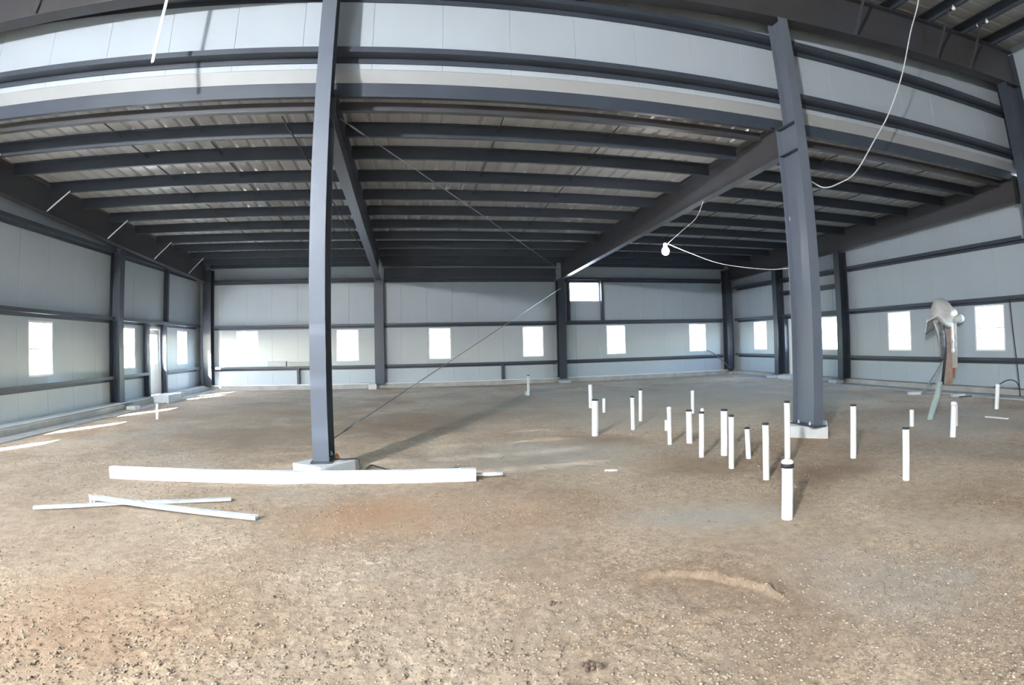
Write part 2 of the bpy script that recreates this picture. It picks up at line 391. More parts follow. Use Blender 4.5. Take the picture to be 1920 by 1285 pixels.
for (a, va), (b, vb) in (((1413, 601), (1438, 657)), ((1537, 594), (1572, 657)), ((1665, 585), (1707, 656)), ((1829, 571), (1882, 657))):
    c = (PX(a, va, PRX).y + PX(b, vb, PRX).y) / 2; right_holes.append((c - 0.44, c + 0.44, 1.08, 2.27))
wb = wall('wall_back', 'far white panel wall with dark girts and seven windows', PLX - 0.11, PRX + 0.11, Z0, 5.0, back_holes, lambda n, t, z: (n, PFY + t, z))
wl = wall('wall_left', 'left white panel wall with windows and a door', 7.02, PFY, Z0, lambda n: zr(n) + 0.088, left_holes[1:] + [DOOR_L], lambda n, t, z: (PLX - t, n, z))
wr = wall('wall_right', 'right white panel wall with tall windows', 7.02, PFY, Z0, lambda n: zr(n) + 0.088, right_holes + [DOOR_R], lambda n, t, z: (PRX + t, n, z))
wln = wall('wall_left_near', 'left wall of the high bay', YB, 7.0195, 0.05, 7.6, left_holes[:1], lambda n, t, z: (PLX - t, n, z), panels=False)
wrn = wall('wall_right_near', 'right wall of the high bay', YB, 7.0195, 0.05, 8.62, [], lambda n, t, z: (PRX + t, n, z), panels=False)
wre = wall('wall_rear', 'rear wall of the high bay', PLX - 0.11, PRX + 0.11, 0.05, 8.66, [], lambda n, t, z: (n, YB - t, z), panels=False)
wu = wall('wall_upper', 'white panel wall above the low roof between the columns', PLX - 0.11, PRX + 0.11, 5.585, lambda n: zroof(n) + 0.05, [], lambda n, t, z: (n, YU + t, z), step=1.02, phase=0.35)

# curbs and footing strips
def curb(name, lab, a, b): o = MB().box(a, b).build(name, 'concrete', bevel=0.012); tag(o, lab, kind='structure'); return o
curb('trim_1', 'grey concrete curb under the far wall', (PLX - 0.1, 19.97, -0.25), (PRX + 0.1, PFY + 0.12, Z0))
curb('trim_2', 'grey concrete curb under the left wall', (PLX - 0.12, YB, -0.25), (-7.84, 19.965, Z0 - 0.004))
curb('trim_3', 'grey concrete curb under the right wall', (XR - 0.10, YB, -0.25), (PRX + 0.12, 19.965, Z0 - 0.004))
curb('trim_4', 'flat concrete footing strip along the left wall', (-7.835, 5.0, -0.2), (-7.42, 19.96, 0.03))
curb('trim_5', 'flat concrete footing strip along the right wall', (13.15, 3.0, -0.2), (XR - 0.105, 19.96, 0.03))

MB().box((PLX, 19.98, Z0), (PRX, PFY - 0.001, Z0 + 0.03)).build('base_trim', 'white_trim', wb)
MB().box((PLX + 0.001, 7.1, Z0), (XL + 0.14, DOOR_L[0] - 0.2, Z0 + 0.03)).box((PLX + 0.001, DOOR_L[1] + 0.2, Z0), (XL + 0.14, 19.9, Z0 + 0.03)).build('base_trim', 'white_trim', wl)
# ------------------------------------------------------------------ girts: Z sections
T = 0.012
def zee(L0, L1, z, depth=0.195, fl=0.08):      # profile in (d, z): d=0 inner lip, d=depth at the wall
    return [(0, 0), (T, 0), (T, 0.0), (depth - T, 0.0), (depth - T, -fl), (depth, -fl), (depth, T), (T, T), (T, fl), (0, fl)]
ZP = [(0, 0), (0.183, 0), (0.183, -0.08), (0.195, -0.08), (0.195, 0.012), (0.012, 0.012), (0.012, 0.085), (0, 0.085)]
def girt_x(parent, x0, x1, y, z, name='girt'): return MB().prism(ZP, (x0, y, z), (0, 1, 0), (0, 0, 1), (x1 - x0, 0, 0)).build(name, 'girt', parent)
def girt_y(parent, y0, y1, x, z, sx, name='girt'): return MB().prism(ZP, (x, y0, z), (sx, 0, 0), (0, 0, 1), (0, y1 - y0, 0)).build(name, 'girt', parent)
far_seg = [(X02 + 0.17, XA2 - 0.19), (XA2 + 0.19, XB2 - 0.17), (XB2 + 0.17, XC2 - 0.16)]
for a, b in far_seg:
    for z in (0.81, 2.38, 4.13): girt_x(wb, a, b, Y2, z)
CP = [(0, 0), (0.012, 0), (0.012, 0.012), (0.012, 0.33), (0.15, 0.33), (0.15, 0.36), (0, 0.36)]
MB().prism(CP, (far_seg[1][0], Y2 - 0.02, 4.22), (0, 1, 0), (0, 0, 1), (far_seg[1][1] - far_seg[1][0], 0, 0)).build('header_beam', 'girt', wb)
for x, z0, z1 in ((-4.36, 0.17, 0.81), (3.54, 0.17, 0.81), (6.30, 2.40, 3.22), (7.74, 2.40, 4.1), (6.30, 3.22, 4.1)):
    MB().box((x - 0.045, Y2 + 0.02, z0), (x + 0.045, Y2 + 0.19, z1)).build('strut', 'girt', wb)
for z in (0.84, 2.42, 4.24):
    girt_y(wl, 7.1, 13.68, XL, z, -1)
    if z > 0.9: girt_y(wl, 13.94, 19.75, XL, z, -1)
girt_y(wl, 13.94, DOOR_L[0] - 0.14, XL, 0.84, -1); girt_y(wl, DOOR_L[1] + 0.14, 19.75, XL, 0.84, -1)
MB().box((XL - 0.19, 17.03, 2.43), (XL - 0.05, 17.14, 4.24)).build('strut', 'girt', wl)
for y in (DOOR_L[0] - 0.14, DOOR_L[1] + 0.04): MB().box((XL - 0.19, y, Z0), (XL - 0.02, y + 0.10, 2.40)).build('door_post', 'girt', wl)
for z in (0.84, 2.36, 3.77):
    girt_y(wr, 7.1, 13.25, XR, z, 1); girt_y(wr, 16.84, 19.75, XR, z, 1)
    if z > 0.9: girt_y(wr, 13.5, 16.6, XR, z, 1)
girt_y(wr, 13.5, 16.6, XR, 3.27, 1); girt_y(wr, 13.5, DOOR_R[0] - 0.14, XR, 0.84, 1)
for y in (DOOR_R[0] - 0.14, DOOR_R[1] + 0.04): MB().box((XR + 0.02, y, Z0), (XR + 0.19, y + 0.10, 2.34)).build('door_post', 'girt', wr)
for x0, x1 in ((PLX + 0.02, XA - 0.002), (XA + 0.002, XB - 0.002), (XB + 0.002, PRX - 0.02)):
    for z in (5.755, 6.81): girt_x(wu, x0, x1, 6.795, z)
# folded flashing below the upper wall, and the low roof edge channel
fl = MB().prism([(0.065, 0), (0.10, 0.0), (0.10, 0.18), (0.0, 0.18)], (PLX - 0.11, YU + 0.002, 5.402), (0, 1, 0), (0, 0, 1), (PRX - PLX + 0.22, 0, 0)).build('flashing', 'flashing', wu)

# ------------------------------------------------------------------ roofs
def deck_mesh(w_, L, rib=0.028, n=3, single=False):          # one ribbed sheet: width along +x, length along +y
    prof = []; p = w_ / n
    for k in range(n):
        b = k * p; prof += [(b, 0), (b + p * 0.62, 0), (b + p * 0.72, rib), (b + p * 0.88, rib), (b + p * 0.98, 0)]
    prof.append((w_, 0)); mb = MB(); k = len(prof)
    for y in (0, L):
        for x, z in prof: mb.v.append((x, y, z))
        for x, z in prof: mb.v.append((x, y, z + 0.004))
    K = 2 * k
    if single:
        for i in range(k - 1): mb.f.append((i, i + K, i + K + 1, i + 1))
        return mb
    for i in range(k - 1):
        mb.f.append((i, i + K, i + K + 1, i + 1)); mb.f.append((k + i, k + i + 1, k + i + 1 + K, k + i + K))
    mb.f += [(0, k, k + K, K), (k - 1, K + k - 1, K + 2 * k - 1, 2 * k - 1)]
    return mb
cl = MB()
def zs_(Y, d): return zr(Y) + d
cl.hexa([(PLX - 0.1, 7.112, zs_(7.112, 0.09)), (PRX + 0.1, 7.112, zs_(7.112, 0.09)), (PRX + 0.1, 20.4, zs_(20.4, 0.09)), (PLX - 0.1, 20.4, zs_(20.4, 0.09)),
         (PLX - 0.1, 7.112, zs_(7.112, 0.5)), (PRX + 0.1, 7.112, zs_(7.112, 0.5)), (PRX + 0.1, 20.4, zs_(20.4, 0.3)), (PLX - 0.1, 20.4, zs_(20.4, 0.3))])
ceil = cl.build('ceiling', 'skin'); tag(ceil, 'low sloping metal roof with dark purlins', kind='structure')
L = 13.3 / math.cos(math.atan(0.0256)); dm = deck_mesh(0.915, L).mesh('roof_panel'); fix(dm)
k = 0
x = PLX
while x < PRX:
    o = link(dm, 'roof_panel', 'deck', ceil, loc=(x, 7.08, zr(7.08) + 0.004)); o.rotation_euler = (-math.atan(0.0256), 0, 0); x += 0.917
PUR = [8.11, 9.08, 10.31, 11.54, 12.83, 14.15, 15.48, 16.78, 18.07, 19.3]
bays = [(XL + 0.27, (XA, XA2), -1), None, None]
def raf_x(k, Y):
    t = (Y - 7.0) / 13.0
    return ((XL + 0.15, XL + 0.15), (XA, XA2), (XB, XB2), (XR - 0.15, XR - 0.15))[k][0] * (1 - t) + ((XL + 0.15, XL + 0.15), (XA, XA2), (XB, XB2), (XR - 0.15, XR - 0.15))[k][1] * t
PP = [(-0.065, 0), (-0.065, -0.018), (-0.06, -0.018), (-0.06, -0.006), (0.0, -0.006), (0.0, -0.225), (0.065, -0.225), (0.065, -0.205), (0.059, -0.205), (0.059, -0.219), (0.006, -0.219), (0.006, 0)]
for Y in PUR:
    for b in range(3):
        x0 = raf_x(b, Y) + 0.105; x1 = raf_x(b + 1, Y) - 0.105
        MB().prism(PP, (x0, Y, zr(Y) - 0.001), (0, 1, 0), (0, 0, 1), (x1 - x0, 0, 0)).build('purlin', 'steel', ceil)
for b in range(3):                                     # a second deeper channel behind the first purlin, and the eave strut
    x0 = raf_x(b, 7.4) + 0.105; x1 = raf_x(b + 1, 7.4) - 0.105
    MB().prism([(0, 0), (0, -0.245), (0.075, -0.245), (0.075, -0.225), (0.067, -0.225), (0.067, -0.237), (0.008, -0.237), (0.008, 0)], (x0 - 0.101, 7.075, 5.435), (0, 1, 0), (0, 0, 1), (x1 - x0 + 0.202, 0, 0)).build('eave_channel', 'steel', ceil)
    MB().prism([(0, 0), (0, -0.135), (0.10, -0.135), (0.10, -0.126), (0.009, -0.126), (0.009, 0)], (x0, 7.36, zr(7.4) - 0.001), (0, 1, 0), (0, 0, 1), (x1 - x0, 0, 0)).build('purlin', 'steel_rafter', ceil)
    MB().box((raf_x(b, 20) + 0.12, 20.0, 4.68), (raf_x(b + 1, 20) - 0.12, 20.16, zr(20) - 0.005)).build('eave_strut', 'steel', ceil)
for x in (-4.88, -3.43, 1.43, 3.36, 8.1, 9.45, 10.8):
    MB().tube([(x, 7.4, zr(7.4) - 0.09), (x, 19.3, zr(19.3) - 0.09)], 0.011, 6).build('sag_rod', 'dark_rod', ceil)
# high bay roof
XS = -3.6; ang = math.atan(0.055); dm2 = deck_mesh(0.915, (PRX - PLX + 0.1) / math.cos(ang)).mesh('roof_panel'); fix(dm2)
dm4 = deck_mesh(0.915, (PRX - XS + 0.05) / math.cos(ang)).mesh('roof_panel'); fix(dm4)
dm3 = deck_mesh(0.915, (XS - PLX + 0.05) / math.cos(ang), single=True).mesh('assumed_roof_light')
ys_ = [7.15 - 0.917 * k_ for k_ in range(17)]           # sheets run across the bay; some are assumed translucent roof lights, added for light
SKY_ROWS = (10, 11, 12, 13)                # the assumed roof lights reach from the left eave to XS
bands = []; cur = 7.2
for k_ in range(17):
    if k_ in SKY_ROWS:
        if cur is not None: bands.append((ys_[k_], cur)); cur = None
    elif cur is None: cur = ys_[k_]
bands.append((YB - 0.1, cur)); mbh = MB()
for y0_, y1_ in bands:
    if y1_ - y0_ > 0.01: mbh.hexa([(PLX - 0.1, y0_, zroof(PLX) + 0.06), (PRX + 0.1, y0_, zroof(PRX) + 0.06), (PRX + 0.1, y1_, zroof(PRX) + 0.06), (PLX - 0.1, y1_, zroof(PLX) + 0.06),
                (PLX - 0.1, y0_, zroof(PLX) + 0.12), (PRX + 0.1, y0_, zroof(PRX) + 0.12), (PRX + 0.1, y1_, zroof(PRX) + 0.12), (PLX - 0.1, y1_, zroof(PLX) + 0.12)])
for k_ in SKY_ROWS:
    y0_, y1_ = ys_[k_] - 0.917, ys_[k_]
    mbh.hexa([(XS, y0_, zroof(XS) + 0.06), (PRX + 0.1, y0_, zroof(PRX) + 0.06), (PRX + 0.1, y1_, zroof(PRX) + 0.06), (XS, y1_, zroof(XS) + 0.06),
              (XS, y0_, zroof(XS) + 0.12), (PRX + 0.1, y0_, zroof(PRX) + 0.12), (PRX + 0.1, y1_, zroof(PRX) + 0.12), (XS, y1_, zroof(XS) + 0.12)])
ch = mbh.build('ceiling_high', 'skin'); tag(ch, 'high bay metal roof with dark purlins', kind='structure')
for k_, y in enumerate(ys_):
    lit = k_ in SKY_ROWS
    o = link(dm3 if lit else dm2, 'assumed_roof_light' if lit else 'roof_panel', 'frp' if lit else 'deck', ch)
    o.matrix_world = Matrix.Translation((PLX - 0.05, y, zroof(PLX - 0.05) + 0.004)) @ Matrix.Rotation(-ang, 4, 'Y') @ Matrix.Rotation(-math.pi / 2, 4, 'Z')
    if lit:
        o = link(dm4, 'roof_panel', 'deck', ch)
        o.matrix_world = Matrix.Translation((XS, y, zroof(XS) + 0.004)) @ Matrix.Rotation(-ang, 4, 'Y') @ Matrix.Rotation(-math.pi / 2, 4, 'Z')
for x in np.arange(10.45 - 1.25 * 14, 13.9, 1.25):
    x = float(x)
    MB().prism(PP, (x, YB + 0.1, zroof(x) - 0.006), (1, 0, 0), (0, 0, 1), (0, 6.95 - YB - 0.1, 0)).build('purlin', 'steel', ch)

# ------------------------------------------------------------------ steel frame: columns and rafters
def ipart(root, name, a, b, m='steel'): return MB().box(a, b).build(name, m, root, bevel=0.002)
def bolts(root, pts, z):
    for x, y in pts: MB().lathe([(0, 0.05), (0.012, 0.05), (0.012, 0.02), (0.024, 0.02), (0.024, 0.0), (0, 0)], (x, y, z), 6).build('anchor_bolt', 'galv', root)
def frame_column(x, label, zc):
    o = thing('steel_column', label, 'column', (x, YF, zc), 0, 'tall steel columns of the near frame')
    top = zhi(x) - zc; zl = 5.12 - zc; f = 0.1
    ipart(o, 'front_flange', (-f, 0, 0.022), (f, 0.014, top), 'steel_col')
    ipart(o, 'back_flange', (-f, 0.486, 0.022), (f, 0.5, zl), 'steel_col')
    ipart(o, 'upper_back_flange', (-f, 0.286, zl + 0.012), (f, 0.30, top), 'steel_col')
    MB().box((-0.006, 0.014, 0.022), (0.006, 0.486, zl)).box((-0.006, 0.014, zl + 0.012), (0.006, 0.286, top)).build('web', 'steel_col', o)
    ipart(o, 'splice_plate', (-f, 0.014, zl), (f, 0.5, zl + 0.012))
    for s in (-1, 1): ipart(o, 'stiffener', (0.007 * s if s > 0 else -f + 0.004, 0.014, zraf(7) - zc), (f - 0.004 if s > 0 else -0.007, 0.486, zraf(7) - zc + 0.012))
    ipart(o, 'base_plate', (-0.13, -0.04, 0.0), (0.13, 0.54, 0.022))
    bolts(o, [(-0.07, 0.12), (0.07, 0.12), (-0.07, 0.38), (0.07, 0.38)], 0.022)
    return o
ZFA = 0.20
frame_column(XA, 'grey steel column rising beside the long white trim piece, left of centre', ZFA)
frame_column(XB, 'grey steel column among the white pipes, with a roof beam joined behind it', ZFA)
# footings
fa = [G(548, 868, ZFA), G(600, 877, ZFA), G(667, 862, ZFA)]; f4 = fa[0] + fa[2] - fa[1]
mb = MB().hexa([(p.x, p.y, -0.3) for p in (fa[1], fa[2], f4, fa[0])] + [(p.x, p.y, ZFA) for p in (fa[1], fa[2], f4, fa[0])])
tag(mb.build('concrete_footing', 'concrete_lt', bevel=0.012), 'pale concrete footing under the column by the long white trim piece', 'footing', 'column footings')
q0 = Vector((6.30, 6.40, ZFA)); q1 = q0 + Vector((-0.50, 0.36, 0)); q2 = q0 + Vector((0.42, 0.46, 0))
pp = (q0, q2, q1 + q2 - q0, q1)
mb = MB().hexa([(p.x, p.y, -0.3) for p in pp] + [(p.x, p.y, ZFA) for p in pp])
tag(mb.build('concrete_footing', 'concrete_lt', bevel=0.012), 'pale concrete footing under the column among the white pipes', 'footing', 'column footings')
def main_column(x_wall, sx, label):           # tapered end column of the main frame
    o = thing('frame_column', label, 'column', (x_wall, YF + 0.13, Z0), 0, 'tapered end columns of the main frame')
    top = zhi(x_wall - sx * 0.7) - Z0; d0, d1 = 0.32, 0.72; f = 0.12
    ipart(o, 'outer_flange', (min(0, -sx * 0.014), -f, 0.0), (max(0, -sx * 0.014), f, top + 0.9))
    def pt(z): return d0 + (d1 - d0) * z / top
    a, b = pt(0), pt(top)
    def slab(u0, u1, v0, v1, y0, y1): return [(-sx * u0, y0, 0), (-sx * u1, y0, 0), (-sx * u1, y1, 0), (-sx * u0, y1, 0), (-sx * v0, y0, top), (-sx * v1, y0, top), (-sx * v1, y1, top), (-sx * v0, y1, top)]
    q = MB().hexa(slab(a, a + 0.014, b, b + 0.014, -f, f)).build('inner_flange', 'steel', o); fix(q.data)
    q = MB().hexa(slab(0.016, a - 0.001, 0.016, b - 0.001, -0.006, 0.006)).build('web', 'steel', o); fix(q.data)
    return o
main_column(XR, 1, 'tapered dark steel frame column at the far right edge of the picture')
def wall_column(label, p, wx, wy, ztop, zb=Z0, axis='y', m='steel'):
    """I section on a wall: flanges across the axis"""
    o = thing('wall_column', label, 'column', (p[0], p[1], zb), 0, 'steel columns standing along the walls'); t = 0.014
    h = ztop - zb
    if axis == 'y':                            # room side is -y
        ipart(o, 'front_flange', (-wx / 2, 0, 0), (wx / 2, t, h), m); ipart(o, 'back_flange', (-wx / 2, wy - t, 0), (wx / 2, wy, h), m); ipart(o, 'web', (-0.006, t, 0), (0.006, wy - t, h), m)
    else:
        s = 1 if axis == '+x' else -1          # wall lies on that side
        def bx_(n, a, b, y0, y1): ipart(o, n, (min(s * a, s * b), y0, 0), (max(s * a, s * b), y1, h), m)
        bx_('front_flange', 0, t, -wy / 2, wy / 2); bx_('back_flange', wx - t, wx, -wy / 2, wy / 2); bx_('web', t, wx - t, -0.006, 0.006)
    ipart(o, 'base_plate', (-0.2, -0.05, -0.012) if axis == 'y' else (-0.2, -0.2, -0.012), (0.2, wy, 0.0) if axis == 'y' else (0.2, 0.2, 0.0), m)
    return o
YC = 19.82
wall_column('dark steel column in the left far corner of the hall', (X02, YC), 0.32, 0.34, 4.62)
wall_column('dark steel column on the far wall left of the middle windows', (XA2, YC), 0.36, 0.34, zraf(YC))
wall_column('dark steel column on the far wall beside the high bright window', (XB2, YC), 0.30, 0.34, zraf(YC))
wall_column('dark steel column in the right far corner of the hall', (XC2, YC), 0.27, 0.34, 4.62)
wall_column('dark steel column on the left wall next to the door', (XL + 0.12, 13.81), 0.30, 0.25, zraf(13.8), axis='-x')
wall_column('dark steel column on the right wall nearest the far corner', (XR - 0.2, 16.71), 0.36, 0.24, zraf(16.7), axis='+x')
wall_column('dark steel column on the right wall seen just right of the big near column', (XR - 0.2, 13.37), 0.36, 0.24, zraf(13.4), axis='+x')
def pier(x, y, wx, wy, h, lab): tag(MB().box((x - wx / 2, y - wy / 2, -0.25), (x + wx / 2, y + wy / 2, h)).build('concrete_pier', 'concrete_lt', bevel=0.01), lab, 'pier', 'small piers under the wall columns')
pier(XA2 - 0.27, 19.66, 0.30, 0.24, 0.20, 'small white concrete pier beside the far column left of centre')
pier(XB2, 19.68, 0.46, 0.22, 0.10, 'low concrete pier under the far column by the high window')
pier(XC2 + 0.05, 19.7, 0.36, 0.2, 0.10, 'low concrete pier in the right far corner')
pier(13.5, 16.71, 0.34, 0.34, 0.12, 'low concrete pier under the right wall column nearest the corner')
pier(13.5, 13.37, 0.36, 0.36, 0.13, 'low concrete pier under the second column of the right wall')
pier(-7.62, 13.75, 0.26, 0.30, 0.12, 'low concrete pier under the column of the left wall')
pier(-7.62, 15.85, 0.52, 0.9, 0.25, 'pale concrete step below the white door of the left wall')
pier(13.52, 15.9, 0.3, 0.7, 0.15, 'pale concrete step below the hidden door of the right wall')

def rafter(label, k, y0, y1, braces=()):
    x0, x1 = raf_x(k, y0), raf_x(k, y1); o = thing('roof_rafter', label, 'beam', ((x0 + x1) / 2, (y0 + y1) / 2, zraf((y0 + y1) / 2)), 0, 'sloping rafters under the low roof')
    lx, ly, lz = o.location; f = 0.1; t = 0.014
    def seg(n, da, db, za, zb, m):
        P = [(x0 + da, y0, za(y0)), (x0 + db, y0, za(y0)), (x1 + db, y1, za(y1)), (x1 + da, y1, za(y1)), (x0 + da, y0, zb(y0)), (x0 + db, y0, zb(y0)), (x1 + db, y1, zb(y1)), (x1 + da, y1, zb(y1))]
        return MB().hexa([(p[0] - lx, p[1] - ly, p[2] - lz) for p in P]).build(n, m, o, bevel=0.002)
    seg('bottom_flange', -f, f, zraf, lambda y: zraf(y) + t, 'steel_rafter'); seg('web', -0.006, 0.006, lambda y: zraf(y) + t, lambda y: zr(y) - 0.035, 'steel_rafter')
    seg('top_flange', -f, f, lambda y: zr(y) - 0.035, lambda y: zr(y) - 0.02, 'steel_rafter')
    ep = MB().box((x0 - f - lx, y0 - ly - 0.014, zraf(y0) - 0.05 - lz), (x0 + f - lx, y0 - ly, zr(y0) - 0.02 - lz)).build('end_plate', 'steel_rafter', o)
    for (p, q) in braces:
        p = Vector(p) - o.location; q = Vector(q) - o.location; d = q - p
        side = d.cross(Vector((0, 0, 1))).normalized() * 0.02; MB().prism([(-1, 0), (1, 0), (1, 0.15), (-0.8, 0.15), (-0.8, 2), (-1, 2)], p, side, Vector((0, 0, 0.02)), d).build('flange_brace', 'galv', o)
    return o
lb = []
for yb in (8.10, 9.08 + 1.23, 12.83, 15.48, 18.07):
    lb.append(((raf_x(0, yb) + 0.09, yb - 0.05, zraf(yb) + 0.03), (raf_x(0, yb) + 0.62, yb - 0.03, zr(yb) - 0.22)))
rafter('dark steel rafter running along the top of the left wall', 0, 6.96, 19.80, lb)
rafter('dark steel rafter from the left near column to the far wall', 1, 6.96, 19.80)
rafter('dark steel rafter over the hanging bulb, lit at its far end', 2, 6.96, 19.80)
rafter('dark steel rafter running along the top of the right wall', 3, 7.02, 19.80)
# main rafter of the high bay
o = thing('main_rafter', 'deep dark steel rafter crossing the upper right corner', 'beam', (XB, YF + 0.13, zhi(XB)))
xa, xb = XL + 0.4, XR - 0.02; lx, ly, lz = o.location
def mseg(n, y0, y1, za, zb):
    P = [(xa, y0, za(xa)), (xb, y0, za(xb)), (xb, y1, za(xb)), (xa, y1, za(xa)), (xa, y0, zb(xa)), (xb, y0, zb(xb)), (xb, y1, zb(xb)), (xa, y1, zb(xa))]
    MB().hexa([(p[0] - lx, p[1] - ly, p[2] - lz) for p in P]).build(n, 'steel_rafter', o, bevel=0.002)
ym = YF + 0.13
mseg('bottom_flange', ym - 0.12, ym + 0.12, zhi, lambda x: zhi(x) + 0.016); mseg('web', ym - 0.006, ym + 0.006, lambda x: zhi(x) + 0.016, lambda x: zht(x) - 0.02)
mseg('top_flange', ym - 0.12, ym + 0.12, lambda x: zht(x) - 0.02, lambda x: zht(x) - 0.004)
for x in (-5.8, -3.3, 0.4, 2.95, 7.95, 10.45, 11.7):
    p = Vector((x, ym - 0.10, zhi(x) + 0.02)) - o.location; q = Vector((x + 0.01, ym - 0.62, zroof(x) - 0.24)) - o.location; d = q - p
    MB().prism([(-1, 0), (1, 0), (1, 0.15), (-0.8, 0.15), (-0.8, 2), (-1, 2)], p, Vector((0.02, 0, 0)), Vector((0, 0.012, 0.016)), d).build('flange_brace', 'steel_rafter', o)

# ------------------------------------------------------------------ windows and doors
def window(n, hole, pos, label, mull=False):
    a, b, z0, z1 = hole; e = 0.0
    cx = (a + b) / 2; org = Vector(pos(cx, 0.0, z0))
    def rel(n_, t, z): return tuple(Vector(pos(n_, t, z)) - org)
    mb = holed(a + 0.002, b - 0.002, z0 + 0.002, z1 - 0.002, [(a + 0.045, b - 0.045, z0 + 0.045, z1 - 0.045)], 0.006, 0.10, rel)
    o = mb.build('window_%d' % n, 'vinyl', bevel=0.003); fix(o.data); o.location = org; tag(o, label, kind='structure')
    q = holed(a + 0.046, b - 0.046, z0 + 0.046, z1 - 0.046, [], 0.052, 0.058, rel).build('pane', 'glass', o); fix(q.data)
    if not mull:
        zm = (z0 + z1) / 2
        q = holed(a + 0.046, b - 0.046, zm - 0.016, zm + 0.016, [], 0.03, 0.05, rel).build('meeting_rail', 'vinyl', o); fix(q.data)
    return o
n = 0
bl = ['leftmost window of the far wall', 'far wall window just right of the tall near column', 'far wall window left of the bracing cable, middle bay', 'far wall window right of the middle bay',
      'far wall window below and right of the high window', 'rightmost low window of the far wall', 'wide bright window set high on the far wall']
for h, lab in zip(back_holes, bl): n += 1; window(n, h, lambda q, t, z: (q, PFY + t, z), lab, mull=(h[2] > 3))
ll = ['assumed left wall window in the high bay', 'assumed left wall window near the frame column', 'large leftmost window of the picture on the left wall', 'left wall window right beside the wall column', 'left wall window nearest the far corner']
for i, (h, lab) in enumerate(zip(left_holes, ll)): n += 1; window(n, h, lambda q, t, z: (PLX - t, q, z), lab)
rl = ['right wall window nearest the far corner', 'right wall window right of the big near column', 'right wall window left of the power post', 'rightmost window of the picture right of the power post']
for h, lab in zip(right_holes, rl): n += 1; window(n, h, lambda q, t, z: (PRX + t, q, z), lab)
def door(n, hole, pos, label):
    a, b, z0, z1 = hole; org = Vector(pos((a + b) / 2, 0, z0))
    def rel(n_, t, z): return tuple(Vector(pos(n_, t, z)) - org)
    o = holed(a + 0.002, b - 0.002, z0, z1 - 0.002, [(a + 0.05, b - 0.05, z0 - 0.01, z1 - 0.05)], -0.01, 0.10, rel).build('door_%d' % n, 'vinyl', bevel=0.003); fix(o.data); o.location = org; tag(o, label, kind='structure')
    lite = (a + 0.19, b - 0.19, 1.15, 2.08)
    q = holed(a + 0.054, b - 0.054, z0 + 0.012, z1 - 0.054, [lite], 0.03, 0.075, rel).build('door_leaf', 'vinyl', o, bevel=0.003); fix(q.data)
    g = holed(lite[0] + 0.001, lite[1] - 0.001, lite[2] + 0.001, lite[3] - 0.001, [], 0.05, 0.056, rel).build('pane', 'glass', q); fix(g.data)
    g = holed(lite[0] - 0.03, lite[1] + 0.03, lite[2] - 0.03, lite[3] + 0.03, [lite], 0.02, 0.03, rel).build('lite_frame', 'vinyl', q); fix(g.data)
    hp = Vector(rel(a + 0.13, -0.005, 1.02)); k1 = Vector(rel(a + 0.13, 0.03, 1.02))
    MB().tube([k1, hp], 0.012, 8).tube([hp, Vector(rel(a + 0.25, -0.005, 1.02))], 0.010, 8).build('door_handle', 'galv', q)
    return o
door(1, DOOR_L, lambda q, t, z: (PLX - t, q, z), 'white door with glass upper half in the left wall')
door(2, DOOR_R, lambda q, t, z: (PRX + t, q, z), 'white door of the right wall mostly hidden by the near column')

# ------------------------------------------------------------------ portals in the openings, for the daylight
def portal(name, c, sx, sy, direction):
    l = bpy.data.lights.new(name, 'AREA'); l.shape = 'RECTANGLE'; l.size = sx; l.size_y = sy; l.energy = 1; l.cycles.is_portal = True
    p = bpy.data.objects.new(name, l); COL.objects.link(p); p.location = c; p.rotation_euler = Vector(direction).to_track_quat('-Z', 'Y').to_euler()
for h in back_holes: portal('daylight_portal', ((h[0] + h[1]) / 2, PFY + 0.125, (h[2] + h[3]) / 2), h[1] - h[0], h[3] - h[2], (0, -1, 0))
for h in left_holes + [(15.97, 16.61, 1.15, 2.08)]: portal('daylight_portal', (PLX - 0.125, (h[0] + h[1]) / 2, (h[2] + h[3]) / 2), h[1] - h[0], h[3] - h[2], (1, 0, 0))
for h in right_holes: portal('daylight_portal', (PRX + 0.125, (h[0] + h[1]) / 2, (h[2] + h[3]) / 2), h[1] - h[0], h[3] - h[2], (-1, 0, 0))

# ------------------------------------------------------------------ bracing rods and cords
def cordobj(name, pts, r, m, label, cat, group=None, smooth_n=0, parent=None):
    pts = [Vector(p) for p in pts]
    if smooth_n:
        out = []
        for i in range(len(pts) - 1):
            p0 = pts[max(i - 1, 0)]; p1 = pts[i]; p2 = pts[i + 1]; p3 = pts[min(i + 2, len(pts) - 1)]
            for j in range(smooth_n):
                t = j / smooth_n; out.append(0.5 * ((2 * p1) + (p2 - p0) * t + (2 * p0 - 5 * p1 + 4 * p2 - p3) * t * t + (3 * p1 - p0 - 3 * p2 + p3) * t ** 3))
        out.append(pts[-1]); pts = out
    o = MB().tube(pts, r, 8).build(name, m, parent, True)
    return tag(o, label, cat, group) if label else o
def rod_with_ends(a, b, r, m, label):
    a = Vector(a); b = Vector(b); o = thing('brace_rod', label, 'rod', a, 0, 'diagonal bracing rods'); d = b - a; u = d.normalized()
    MB().tube([(0, 0, 0), d], r, 8).build('rod', m, o, True)
    MB().tube([u * 0.25, u * 0.6], r * 1.9, 8).build('turnbuckle', m, o, True); MB().tube([d - u * 0.08, d], r * 2.2, 6).build('end_nut', m, o)
    return o
rod_with_ends((XA + 0.09, YF + 0.52, 0.42), (XB2 - 0.05, 19.80, 3.75), 0.008, 'rod', 'thin diagonal bracing rod rising from the foot of the left near column')
rod_with_ends((XA + 0.12, 7.35, 4.96), (XB2 - 0.10, 19.60, 4.45), 0.009, 'rod', 'thin bracing rod crossing under the roof of the middle bay')
